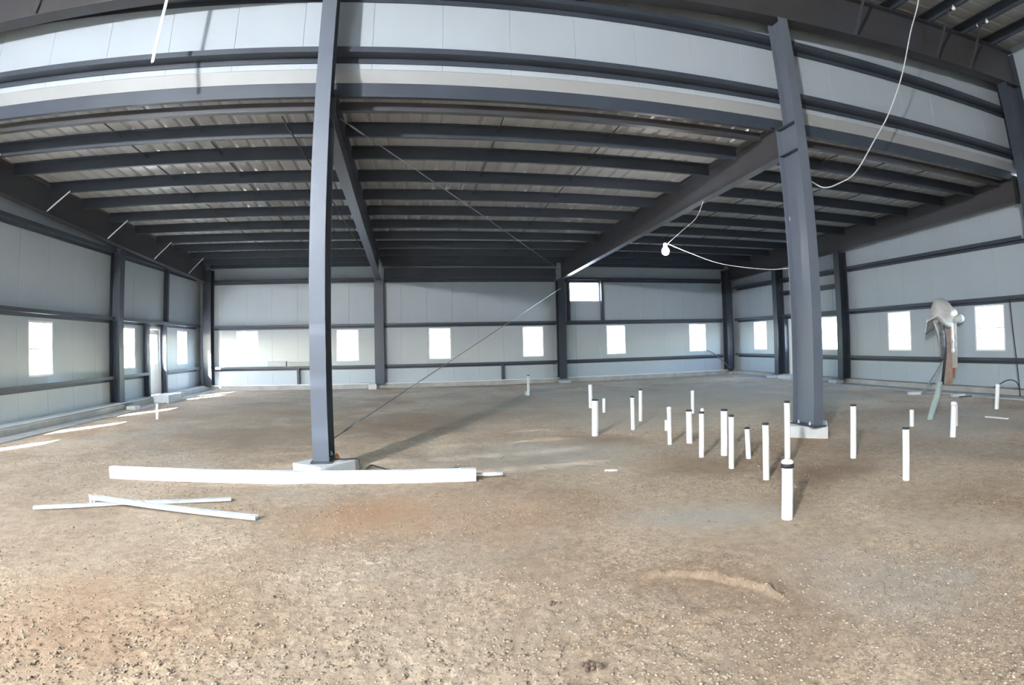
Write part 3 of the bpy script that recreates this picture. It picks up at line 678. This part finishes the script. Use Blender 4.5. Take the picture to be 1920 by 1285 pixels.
rod_with_ends((-1.90, 7.30, 4.99), (XA2 - 0.10, 19.6, 4.40), 0.013, 'dark_rod', 'thin dark bracing rod under the roof behind the left near column')

# bulb on its cord
bp = PY(1248, 471, 9.3); bo = thing('hanging_bulb', 'lit bare bulb hanging on a white cord under the low roof', 'light bulb', (bp.x, bp.y, bp.z))
prof = [(0.001, -0.085), (0.03, -0.08), (0.06, -0.055), (0.075, -0.01), (0.07, 0.03), (0.045, 0.07), (0.03, 0.09)]
MB().lathe(prof, (0, 0, 0), 20).build('bulb', 'bulb', bo, True)
MB().lathe([(0.0, 0.17), (0.03, 0.168), (0.042, 0.155), (0.042, 0.09), (0.03, 0.085)], (0, 0, 0), 16).build('socket', 'pvc', bo, True)
pl = bpy.data.lights.new('bulb_light', 'POINT'); pl.energy = 12; pl.shadow_soft_size = 0.08; pl.color = (1, 0.95, 0.9)
plo = bpy.data.objects.new('bulb_light', pl); COL.objects.link(plo); plo.parent = bo
top = Vector((bp.x + 0.06, bp.y, bp.z + 0.16))
cordobj('lamp_cord', [top, PY(1280, 432, 9.35), PY(1306, 408, 9.45), (raf_x(2, 9.5) - 0.02, 9.5, zraf(9.5) + 0.0)], 0.008, 'cord', 'white cord holding the bulb up to the rafter', 'cord', None, 5)
cordobj('lamp_cord', [top + Vector((0.02, 0.02, -0.01)), PY(1300, 477, 9.2), PY(1345, 493, 8.9), PY(1400, 502, 8.5), PY(1460, 505, 8.0), PY(1490, 490, 7.4), (XB - 0.04, 6.9, 3.6)], 0.007, 'cord', 'white cord running from the bulb to the near column', 'cord', None, 5)
cordobj('drooping_cord', [(8.75, 5.5, 8.0), PY(1722, 0, 5.5), PY(1707, 62, 5.7), PY(1690, 145, 6.0), PY(1665, 216, 6.3), PY(1640, 262, 6.5), PY(1605, 322, 6.7), PY(1575, 343, 6.85), PY(1545, 352, 7.0), PY(1515, 338, 7.2), (XB + 0.05, 6.97, 4.3)],
        0.012, 'cord', 'long white cord drooping from the high roof to the near column, upper right', 'cord', None, 6)
a_, b_ = PY(302, -40, 6.2), PY(282.5, 117, 6.2); a_ = Vector((-3.34, 6.2, zroof(-3.3) - 0.23))
d_ = b_ - a_
hr = MB().prism([(0, 0), (0.045, 0), (0.045, 0.006), (0.006, 0.006), (0.006, 0.045), (0, 0.045)], a_, (1, 0, 0), (0, 1, 0), d_).build('hanging_brace', 'galv')
tag(hr, 'loose galvanized angle hanging from the roof at the upper left', 'brace')

# assumed flood lamp, unseen, added high on the left wall of the high bay: its compact light throws the long shadows
fp = Vector((PLX + 0.38, -5.9, 6.15)); aim = (Vector((3.5, 5.5, 0.6)) - fp).normalized()
FL = thing('assumed_flood_lamp', 'assumed flood lamp, unseen, placed high on the left wall of the high bay', 'lamp', fp); FL.rotation_euler = aim.to_track_quat('-Z', 'Y').to_euler()
mb = MB(); mb.box((-0.34, -0.26, 0.0), (0.34, 0.26, 0.10)); mb.box((-0.37, -0.29, -0.015), (-0.33, 0.29, 0.02)).box((0.33, -0.29, -0.015), (0.37, 0.29, 0.02)).box((-0.33, 0.25, -0.015), (0.33, 0.29, 0.02)).box((-0.33, -0.29, -0.015), (0.33, -0.25, 0.02))
mb.build('housing', 'box_grey', FL); MB().box((-0.32, -0.24, -0.004), (0.32, 0.24, -0.001)).build('lens', 'bulb', FL)
ml = FL.matrix_basis.inverted(); MB().tube([(0, 0, 0.10), ml @ Vector((PLX + 0.01, -5.9, 6.15))], 0.03, 8).build('bracket', 'steel', FL)
al = bpy.data.lights.new('assumed_flood_light', 'AREA'); al.shape = 'RECTANGLE'; al.size = 0.64; al.size_y = 0.48; al.energy = 200; al.color = (1.0, 0.975, 0.95)
alo = bpy.data.objects.new('assumed_flood_light', al); COL.objects.link(alo); alo.parent = FL; alo.location = (0, 0, -0.03)
# ------------------------------------------------------------------ white pipes out of the ground
def pipe(base, top, wpx, label, cap=None, ring=False, w_=None):
    b = G(*base); b.z = hgt(b.x, b.y); t = above(top[0], top[1], b); dist = (b - Vector((0, 0, HC))).length
    r = wpx * dist / FPX / 2 * 1.0
    r = max(0.022, min(r, 0.062))
    o = thing('pvc_pipe', label, 'pipe', b, 0, 'white pipe stubs standing in the dirt'); d = t - b; h = d.length; th = 0.006
    tip = d.normalized()
    MB().lathe([(r - th, -0.12), (r, -0.12), (r, h), (r - th, h), (r - th, -0.12)], (0, 0, 0), 20, tip).build('tube', 'pvc', o, True).modifiers.new('es', 'EDGE_SPLIT')
    if cap == 'dark':
        MB().lathe([(0.001, h + 0.012), (r * 0.85, h + 0.012), (r * 1.04, h + 0.006), (r * 1.04, h - 0.012), (r + 0.0008, h - 0.012)], (0, 0, 0), 20, tip).build('cap', 'rubber', o, True)
    if cap == 'white':
        MB().lathe([(0.001, h + 0.025), (r * 0.7, h + 0.02), (r * 1.08, h + 0.004), (r * 1.08, h - 0.04), (r + 0.0008, h - 0.04)], (0, 0, 0), 20, tip).build('cap', 'pvc', o, True)
    if ring:
        MB().lathe([(r + 0.0008, h - 0.05), (r + 0.009, h - 0.05), (r + 0.009, h - 0.012), (r + 0.0008, h - 0.012)], (0, 0, 0), 20, tip).build('clamp_band', 'rubber', o, True)
    return o
PIPES = [
 ((1107.6, 765), (1106.6, 721.7), 7, 'thin white pipe stub right behind the thick capped pipe, far left of the cluster', None, False),
 ((1115.7, 817), (1115.7, 750), 12, 'thick white pipe stub with dark cap, leftmost of the large pipes', 'dark', False),
 ((1132.5, 773), (1132.3, 747.6), 5.6, 'short white pipe stub just right of the thick leftmost pipe', None, False),
 ((1187, 806.5), (1185.4, 744.5), 7.3, 'left one of the two slim white pipes standing close together', 'dark', False),
 ((1201, 789.7), (1200.8, 731), 6.4, 'right one of the two slim white pipes standing close together', 'dark', False),
 ((1256, 833), (1254.4, 765.8), 7.7, 'slim white pipe stub with a shorter pipe touching its left side', 'white', False),
 ((1249.5, 808), (1249.5, 788), 6, 'very short white pipe peeking out behind a slim pipe', None, False),
 ((1293, 830), (1291.8, 770), 11, 'thick white pipe stub with flat dark cap next to a taller thin one behind', 'dark', False),
 ((1299, 775.6), (1298.5, 733), 6.3, 'thin white pipe stub behind the thick flat-capped pipe, farthest back', None, False),
 ((1315.4, 856), (1315.4, 774), 9, 'tall white pipe stub with a small pipe end showing above it', 'dark', False),
 ((1317.5, 800), (1316.8, 768), 6.2, 'small white pipe whose top peeks over a taller pipe', 'white', False),
 ((1358, 853), (1357.7, 769), 12, 'thick dark-capped white pipe left of a slightly lower one', 'dark', False),
 ((1371.4, 878), (1371, 780), 9.5, 'slim dark-capped white pipe right in front of the thick one', 'dark', False),
 ((1403.6, 859.4), (1400.8, 802.8), 9, 'short leaning white pipe with dark cap', 'dark', False),
 ((1436.7, 899.7), (1435.2, 795), 11, 'tall white pipe left of the two pipes in line before the column', 'dark', False),
 ((1476.5, 872), (1475.5, 753.8), 10, 'tall slim white pipe directly behind the biggest pipe', 'dark', False),
 ((1475.5, 975), (1476.4, 866), 19, 'biggest white pipe nearest the camera with a dark clamp band', 'white', True),
 ((1599.7, 859.4), (1599.7, 760), 9.8, 'tall white pipe standing alone right of the near column', 'dark', False),
 ((1698.6, 901), (1698.3, 803), 11, 'white pipe at the right front with dark top', 'dark', False),
 ((1709.6, 798.6), (1709.6, 769), 7, 'short white pipe stub behind the right front pipe', None, False),
 ((1786.4, 818), (1788.8, 755.8), 9, 'white pipe in front of the power post', 'white', False),
 ((1791.5, 798), (1791.5, 757), 7, 'slim white pipe half hidden behind the pipe before the power post', None, False),
 ((1868.6, 767.6), (1870.7, 721), 6.5, 'rightmost slim white pipe near the right wall', None, False),
 ((990.8, 742), (990.6, 704), 4.8, 'lonely white pipe far off before the middle of the far wall', 'dark', False),
 ((986.6, 742), (986.6, 734), 3.6, 'tiny white stub at the foot of the lonely far pipe', None, False),
 ((295, 787), (295, 757), 4.2, 'thin white pipe near the door of the left wall', None, False)]
for p in PIPES: pipe(*p[:4], cap=p[4], ring=p[5])

# ------------------------------------------------------------------ things lying on the dirt
def on(u, v): p = G(u, v); p.z = hgt(p.x, p.y); return p
# long white folded trim: a channel lying on its side
A_, B_ = G(206, 898), G(893, 903.5); d_ = B_ - A_; d_.z = 0; L_ = d_.length
o = thing('trim_channel', 'long white metal trim piece lying on the dirt before the left column', 'trim', ((A_ + B_) / 2 + Vector((0, 0, 0.0)))); o.rotation_euler = (0, 0, math.atan2(d_.y, d_.x))
hh = 0.150; zz = 0.004
MB().box((-L_ / 2, 0, zz), (L_ / 2, 0.003, zz + hh)).build('face', 'white_trim', o)
MB().box((-L_ / 2, 0.003, zz + hh - 0.003), (L_ / 2, 0.085, zz + hh)).build('top_leg', 'white_trim', o)
MB().box((-L_ / 2, 0.003, zz), (L_ / 2, 0.11, zz + 0.003)).build('bottom_leg', 'white_trim', o)
MB().box((-L_ / 2, 0.082, zz + hh - 0.02), (L_ / 2, 0.085, zz + hh - 0.003)).build('lip', 'white_trim', o)
p = G(897, 895); q = G(943, 894); dq = (q - p)
o = MB().tube([(p.x - 0.25, p.y + 0.02, 0.035), (q.x, q.y, 0.032)], 0.025, 14).build('pipe_offcut', 'pvc', None, True); tag(o, 'short white pipe offcut poking out at the right end of the long trim', 'pipe')
p, q = on(1134, 885), on(1158, 884)
tag(MB().tube([(p.x, p.y, p.z + 0.012), (q.x, q.y, q.z + 0.012)], 0.014, 10).build('plastic_scrap', 'pvc', None, True), 'small white plastic scrap on the dirt before the pipe cluster', 'scrap')
p, q = on(1848, 783), on(1890, 787)
tag(MB().box((0, -0.03, 0), ((q - p).length, 0.03, 0.025)).build('plank_scrap', 'concrete_lt'), 'thin pale strip lying on the dirt at the far right', 'scrap')
s_ = bpy.data.objects['plank_scrap']; s_.location = p; s_.rotation_euler = (0, 0, math.atan2(q.y - p.y, q.x - p.x))
# galvanized studs
def stud(p, q, w_, h_, label, zoff=0.0, zoff2=None, tilt=0.0):
    p = Vector((p.x, p.y, 0)); q = Vector((q.x, q.y, 0)); d = q - p; L_ = d.length
    z0 = max(hgt(p.x, p.y), hgt(q.x, q.y)) + 0.004
    o = thing('steel_stud', label, 'stud', (p.x, p.y, z0 + zoff), 0, 'galvanized studs dropped on the dirt'); o.rotation_euler = (tilt, -math.atan2((zoff2 if zoff2 is not None else zoff) - zoff, L_), math.atan2(d.y, d.x))
    t = 0.003
    MB().box((0, -w_ / 2, 0), (L_, w_ / 2, t)).build('web', 'galv', o)
    for s in (-1, 1): MB().box((0, s * w_ / 2 - (t if s > 0 else 0), t), (L_, s * w_ / 2 + (0 if s > 0 else t), h_)).build('flange', 'galv', o)
    for s in (-1, 1): MB().box((0, min(s * w_ / 2, s * (w_ / 2 - 0.012)), h_), (L_, max(s * w_ / 2, s * (w_ / 2 - 0.012)), h_ + t)).build('lip', 'galv', o)
    return o
stud(G(63, 957), G(262, 946), 0.045, 0.03, 'short galvanized stud lying leftmost on the dirt')
stud(G(272, 947.5), G(434, 941), 0.045, 0.03, 'galvanized stud lying behind the crossing one, pointing right')
stud(G(176, 945), G(482, 978), 0.06, 0.04, 'galvanized stud lying across the other two, nearest the camera', zoff=0.036, zoff2=0.0)
hk = G(176, 945)
o = thing('bracket_clip', 'bent galvanized clip at the end of the crossing studs', 'clip', (hk.x - 0.03, hk.y, hgt(hk.x, hk.y) + 0.0))
MB().box((-0.035, -0.02, 0), (0.035, 0.02, 0.004)).build('foot', 'galv', o)
MB().box((-0.035, 0.016, 0.004), (-0.005, 0.02, 0.11)).build('arm', 'galv', o); MB().box((0.008, 0.016, 0.004), (0.035, 0.02, 0.10)).build('arm', 'galv', o)
# ledge boxes on the far girt
for x0, x1, h_, lab, m_ in ((-5.53, -4.82, 0.24, 'grey box resting on the low girt of the far wall', 'box_grey'), (-4.78, -3.9, 0.21, 'longer pale box resting right of the grey one on the far girt', 'flashing')):
    o = MB().box((x0, Y2 + 0.016, 0.825), (x1, Y2 + 0.19, 0.825 + h_)).box((x0 - 0.01, Y2 + 0.013, 0.825 + h_), (x1 + 0.01, Y2 + 0.19, 0.825 + h_ + 0.02)).build('metal_box', m_, bevel=0.005); tag(o, lab, 'box')
# black cord and orange plug at the foot of the left column
cz = [Vector((-1.0, 6.62, ZFA)), Vector((-0.88, 6.60, ZFA)), Vector((-0.78, 6.62, ZFA)), Vector((-0.715, 6.63, ZFA - 0.02)), Vector((-0.69, 6.60, 0.02)), on(695, 874), on(712, 878), on(735, 884), on(790, 884), on(860, 879)]
cordobj('extension_cord', [Vector((c.x, c.y, c.z + 0.012)) for c in cz], 0.010, 'cable', 'black extension cord curling off the footing of the left column', 'cord', None, 5)
pz = G(632, 859, 0.22); o = MB().lathe([(0.001, 0), (0.03, 0.0), (0.036, 0.02), (0.03, 0.05), (0.012, 0.07), (0.001, 0.072)], (pz.x + 0.0, pz.y, ZFA + 0.002), 14).build('orange_plug', 'orange', None, True); tag(o, 'small orange plug on the footing of the left column', 'plug')
for u, v, r_, lab in ((1040, 1131, 0.022, 'dark clod of earth on the near dirt left of the ridge'), (1108, 1252, 0.03, 'dark clod of earth at the bottom edge of the picture')):
    p = on(u, v); mb = MB()
    for k_ in range(9): mb.lathe([(0.001, -0.4 * r_), (r_ * 0.4, -0.25 * r_), (r_ * 0.5, 0.05 * r_), (r_ * 0.3, 0.4 * r_), (0.001, 0.5 * r_)], (p.x + R.uniform(-1, 1) * r_ * 1.5, p.y + R.uniform(-1, 1) * r_ * 1.1, p.z + r_ * R.uniform(0, 0.3)), 7, (R.uniform(-.5, .5), R.uniform(-.5, .5), 1))
    tag(mb.build('earth_clod', 'clod'), lab, 'clod')
# ------------------------------------------------------------------ temporary power post
pb = PX(1780, 719, 13.70); pb.z = 0.03
P_ = thing('power_post', 'temporary wooden power post wrapped in white plastic by the right wall', 'power post', pb, math.atan2(pb.y, pb.x) - math.pi / 2)
def W(u, v): return P_.matrix_basis.inverted() @ above(u, v, pb)
def lp(u, v, dy): q = W(u, v); return (q.x, q.y + dy, q.z)
def board(n, u0, u1, v0, v1, y0, y1, m):
    a = W(u0, v1); b = W(u1, v0); return MB().box((a.x, y0, max(0.0, a.z)), (b.x, y1, b.z)).build(n, m, P_, bevel=0.005)
board('post', 1772.5, 1783, 585, 722, -0.05, 0.05, 'wood'); board('board', 1784, 1792.5, 585, 690, -0.02, 0.03, 'plank_pale'); board('board_foot', 1783.5, 1791, 690, 708, -0.03, 0.02, 'wood_red')
a = W(1784.5, 600); b = W(1784.5, 656)
MB().tube([(a.x, -0.09, a.z), (a.x, -0.09, b.z)], 0.034, 12).build('conduit', 'pvc', P_, True)
MB().tube([(a.x, -0.09, b.z + 0.28), (a.x, -0.09, b.z + 0.20)], 0.046, 12).build('coupling', 'galv', P_, True)
MB().tube([(a.x, -0.09, b.z + 0.02), (a.x, -0.09, b.z - 0.08)], 0.042, 12).build('coupling', 'pvc', P_, True)
a = W(1753, 572); b = W(1784, 606); MB().box((a.x, -0.20, b.z), (b.x, -0.055, a.z)).build('meter_box', 'box_grey', P_, bevel=0.01)
def puffy(n, outline, D, yc, m, seed, wob=0.03):
    pts = [W(u, v) for u, v in outline]; k_ = len(pts); pts2 = []
    for i_ in range(k_):                          # Catmull-Rom round the outline
        p0, p1, p2, p3 = (pts[(i_ + q) % k_] for q in (-1, 0, 1, 2))
        for t in (0, 1 / 3, 2 / 3): pts2.append(0.5 * ((2 * p1) + (p2 - p0) * t + (2 * p0 - 5 * p1 + 4 * p2 - p3) * t * t + (3 * p1 - p0 - 3 * p2 + p3) * t ** 3))
    K = len(pts2); c = sum(pts2, Vector()) / K; mb = MB(); S_ = (1.0, 0.94, 0.82, 0.66, 0.48, 0.3, 0.12)
    for sg in (-1, 1):
        for s_ in (S_ if sg < 0 else S_[1:]):
            for p in pts2:
                q = c + (p - c) * s_; y = sg * D * (1 if sg < 0 else 0.55) * math.sqrt(max(0, 1 - s_ ** 2.4))
                nn = noise.noise(Vector((q.x * 6, q.z * 6, seed + sg))) * wob + noise.noise(Vector((q.x * 17, q.z * 11, seed))) * wob * 0.4
                mb.v.append((q.x, yc + y + nn * (1 - s_ ** 6), q.z))
    nF = len(S_)
    for r_ in range(nF - 1):
        for i_ in range(K): mb.f.append((r_ * K + i_, r_ * K + (i_ + 1) % K, (r_ + 1) * K + (i_ + 1) % K, (r_ + 1) * K + i_))
    mb.f.append(tuple((nF - 1) * K + i_ for i_ in range(K)))
    base = nF * K
    for i_ in range(K): mb.f.append((i_, base + i_, base + (i_ + 1) % K, (i_ + 1) % K))
    for r_ in range(nF - 2):
        for i_ in range(K): mb.f.append((base + r_ * K + i_, base + (r_ + 1) * K + i_, base + (r_ + 1) * K + (i_ + 1) % K, base + r_ * K + (i_ + 1) % K))
    mb.f.append(tuple(base + (nF - 2) * K + i_ for i_ in range(K))[::-1])
    o = mb.build(n, m, P_, True); fix(o.data); return o
hood = puffy('plastic_hood', [(1757, 561), (1768, 561), (1778, 567), (1787, 577), (1794, 583), (1795, 592), (1789, 602), (1784, 612), (1775, 615), (1766, 610), (1758, 602), (1752, 598), (1744, 601), (1738, 606), (1739, 599), (1744, 592), (1746, 578), (1750, 566)], 0.30, -0.14, 'bag', 3.0, 0.06)
hood['label'] = 'crumpled white plastic sheet over the meter box'
puffy('hood_inside_shade', [(1739, 604), (1745, 600), (1751, 600), (1754, 608), (1752, 619), (1745, 622), (1735, 628), (1737, 615)], 0.05, -0.22, 'bag_shade', 5.0, 0.03)['label'] = 'inside of the plastic flap, its shade painted grey'  # shade within the open flap, painted in as a dark grey shape
puffy('plastic_spout', [(1788, 594), (1797, 590), (1804, 591), (1808, 598), (1803, 605), (1793, 606), (1788, 604)], 0.10, -0.20, 'bag', 8.0, 0.02)
MB().tube([lp(1768, 606, -0.24), lp(1771, 622, -0.26), lp(1774, 642, -0.26), lp(1773, 665, -0.25), lp(1770, 690, -0.24), lp(1767, 719, -0.24)], 0.038, 8).build('cable', 'cable', P_, True)
MB().tube([lp(1763, 604, -0.22), lp(1767, 625, -0.24), lp(1769, 648, -0.24), lp(1768, 672, -0.22)], [0.07, 0.085, 0.08, 0.05], 8).build('wire_bundle', 'bundle', P_, True)
MB().tube([lp(1751, 601, -0.25), lp(1755, 612, -0.27), lp(1759, 622, -0.27), lp(1762, 640, -0.26)], [0.03, 0.035, 0.03, 0.012], 8).build('plastic_strip', 'bag', P_, True)
q0 = W(1768, 676); q1 = W(1733, 737); q1 = Vector((q1.x, -1.1, 0.02)); q0 = Vector((q0.x, -0.20, q0.z))
MB().prism([(-1, -1), (1, -1), (1, 1), (-1, 1)], q0, Vector((0.045, 0, 0.035)), Vector((0, 0.03, 0)), q1 - q0).build('brace_board', 'plank', P_)
# stake blocks
for (u, v, lab) in ((1714, 741, 'pale wood block on the dirt at the foot of the post brace'), (1796, 745, 'small pale block on the dirt right at the power post')):
    p = on(u, v); o = MB().box((-0.16, -0.07, 0), (0.16, 0.07, 0.07)).build('wood_block', 'concrete_lt', bevel=0.006); o.location = p; o.rotation_euler = (0, 0, -0.6); tag(o, lab, 'block')
# grey-green conduit stub out of the ground
tb = on(1744, 786); t1 = above(1750, 765, tb); t2 = above(1758, 740, tb); t3 = above(1762, 716, tb)
o = MB().tube([tb - Vector((0.05, 0, 0.1)), tb, t1, t2, t3], 0.058, 14).build('conduit_stub', 'tube_green', None, True); tag(o, 'bent grey-green conduit stub rising from the dirt before the power post', 'conduit')
# cable down the right wall and over the ground
cordobj('wall_cable', [PX(1893, 560, 13.84), PX(1897, 600, 13.83), PX(1903, 650, 13.8), PX(1908, 690, 13.7), G(1913, 745) + Vector((0, 0, 0.02))], 0.014, 'cable', 'dark cable hanging down the right wall beside the last window', 'cable', None, 5)
gc = [on(1798, 747), on(1830, 742), on(1855, 733)]
cordobj('ground_cable', [Vector((c.x, c.y, c.z + 0.015)) for c in gc] + [PX(1872, 722, 13.4), PX(1890, 713, 13.45), PX(1905, 716, 13.5), PX(1913, 730, 13.5)], 0.013, 'cable', 'dark cable looping over the dirt from the power post to the right wall', 'cable', None, 5)
cordobj('wall_cable', [PY(1326, 657, 20.1), PY(1340, 664, 20.05), PY(1352, 674, 19.9), PY(1362, 683, 19.75), PY(1370, 691, 19.7)], 0.02, 'grey_cable', 'grey cable sagging from the rightmost far window to the corner column', 'cable', None, 4)
# white knobs under the high roof
for i, (u, v, r_) in enumerate(((1779, 12, 0.045), (1858, 33, 0.04), (1848, 48, 0.022))):
    d = ray(u, v); z_ = None
    xx = 10.4 if i == 0 else 11.66
    yy = 5.8 if i < 2 else 6.05
    o = MB().lathe([(0.001, -r_), (r_ * 0.7, -r_ * 0.7), (r_, 0), (r_ * 0.7, r_ * 0.7), (0.3 * r_, r_), (0.3 * r_, r_ + 0.03)], (xx, yy, zroof(xx) - 0.235 - r_), 12).build('insulator_knob', 'pvc', None, True)
    tag(o, ('left white round knob under a high roof purlin', 'right white round knob under a high roof purlin', 'smallest white knob under a high roof purlin')[i], 'knob')

# ------------------------------------------------------------------ gravel: loose stones nobody could count
ico_v = []; ph = (1 + 5 ** 0.5) / 2
for a, b in ((-1, ph), (1, ph), (-1, -ph), (1, -ph)): ico_v.append((a, b, 0))
for a, b in ((-1, ph), (1, ph), (-1, -ph), (1, -ph)): ico_v.append((0, a, b))
for a, b in ((ph, -1), (ph, 1), (-ph, -1), (-ph, 1)): ico_v.append((a, 0, b))
ico_v = np.array(ico_v) / math.hypot(1, ph)
ico_f = np.array([(0, 11, 5), (0, 5, 1), (0, 1, 7), (0, 7, 10), (0, 10, 11), (1, 5, 9), (5, 11, 4), (11, 10, 2), (10, 7, 6), (7, 1, 8), (3, 9, 4), (3, 4, 2), (3, 2, 6), (3, 6, 8), (3, 8, 9), (4, 9, 5), (2, 4, 11), (6, 2, 10), (8, 6, 7), (9, 8, 1)])
rng = np.random.default_rng(5)
N = 200000
yy = 1.0 + 7.5 * rng.random(N) ** 2.2; xx = 0.3 + (rng.random(N) - 0.5) * (6.5 + yy * 2.0)
keep = rng.random(N) < rough(xx, yy) ** 2 * 1.1
clear = [(o_.location.x, o_.location.y, 0.09) for o_ in COL.objects if o_.name.startswith('pvc_pipe')] + [(o_.location.x, o_.location.y, 0.1) for o_ in ()] + [(G(1040, 1131).x, G(1040, 1131).y, 0.09), (G(1108, 1252).x, G(1108, 1252).y, 0.11), (XA, YF + 0.1, 0.62), (XB + 0.1, YF + 0.3, 0.68), (9.2, 6.6, 0.2)]
for p_, q_ in ((G(206, 898), G(943, 895)), (G(63, 957), G(434, 941)), (G(176, 945), G(482, 978))):
    for k_ in range(61): t_ = k_ / 60; clear.append((p_.x * (1 - t_) + q_.x * t_, p_.y * (1 - t_) + q_.y * t_, 0.14))
for cx_, cy_, cr_ in clear: keep &= (xx - cx_) ** 2 + (yy - cy_) ** 2 > cr_ ** 2
xx, yy = xx[keep], yy[keep]; n_ = len(xx)
size = 0.0022 + 0.0085 * rng.random(n_) ** 4 + 0.0015 * (yy > 5)
zz = height(xx, yy)
sv = size[:, None, None] * (0.6 + 0.8 * rng.random((n_, 12, 1))) * ico_v[None] * np.stack([1 + 0.5 * rng.random(n_), 0.8 + 0.5 * rng.random(n_), 0.5 + 0.35 * rng.random(n_)], 1)[:, None, :]
th = rng.random(n_) * 6.283; c_, s_ = np.cos(th)[:, None], np.sin(th)[:, None]
px = sv[:, :, 0] * c_ - sv[:, :, 1] * s_ + xx[:, None]; py = sv[:, :, 0] * s_ + sv[:, :, 1] * c_ + yy[:, None]; pz = sv[:, :, 2] + (zz + size * 0.15)[:, None]
gv = np.stack([px, py, pz], 2).reshape(-1, 3); gf = (np.arange(n_)[:, None, None] * 12 + ico_f[None]).reshape(-1, 3)
gr = link(np_mesh('gravel', gv, gf), 'gravel', 'stone'); tag(gr, 'loose tan gravel scattered over the near dirt', 'gravel', kind='stuff')
print('stones', n_, 'floor', nx * ny)
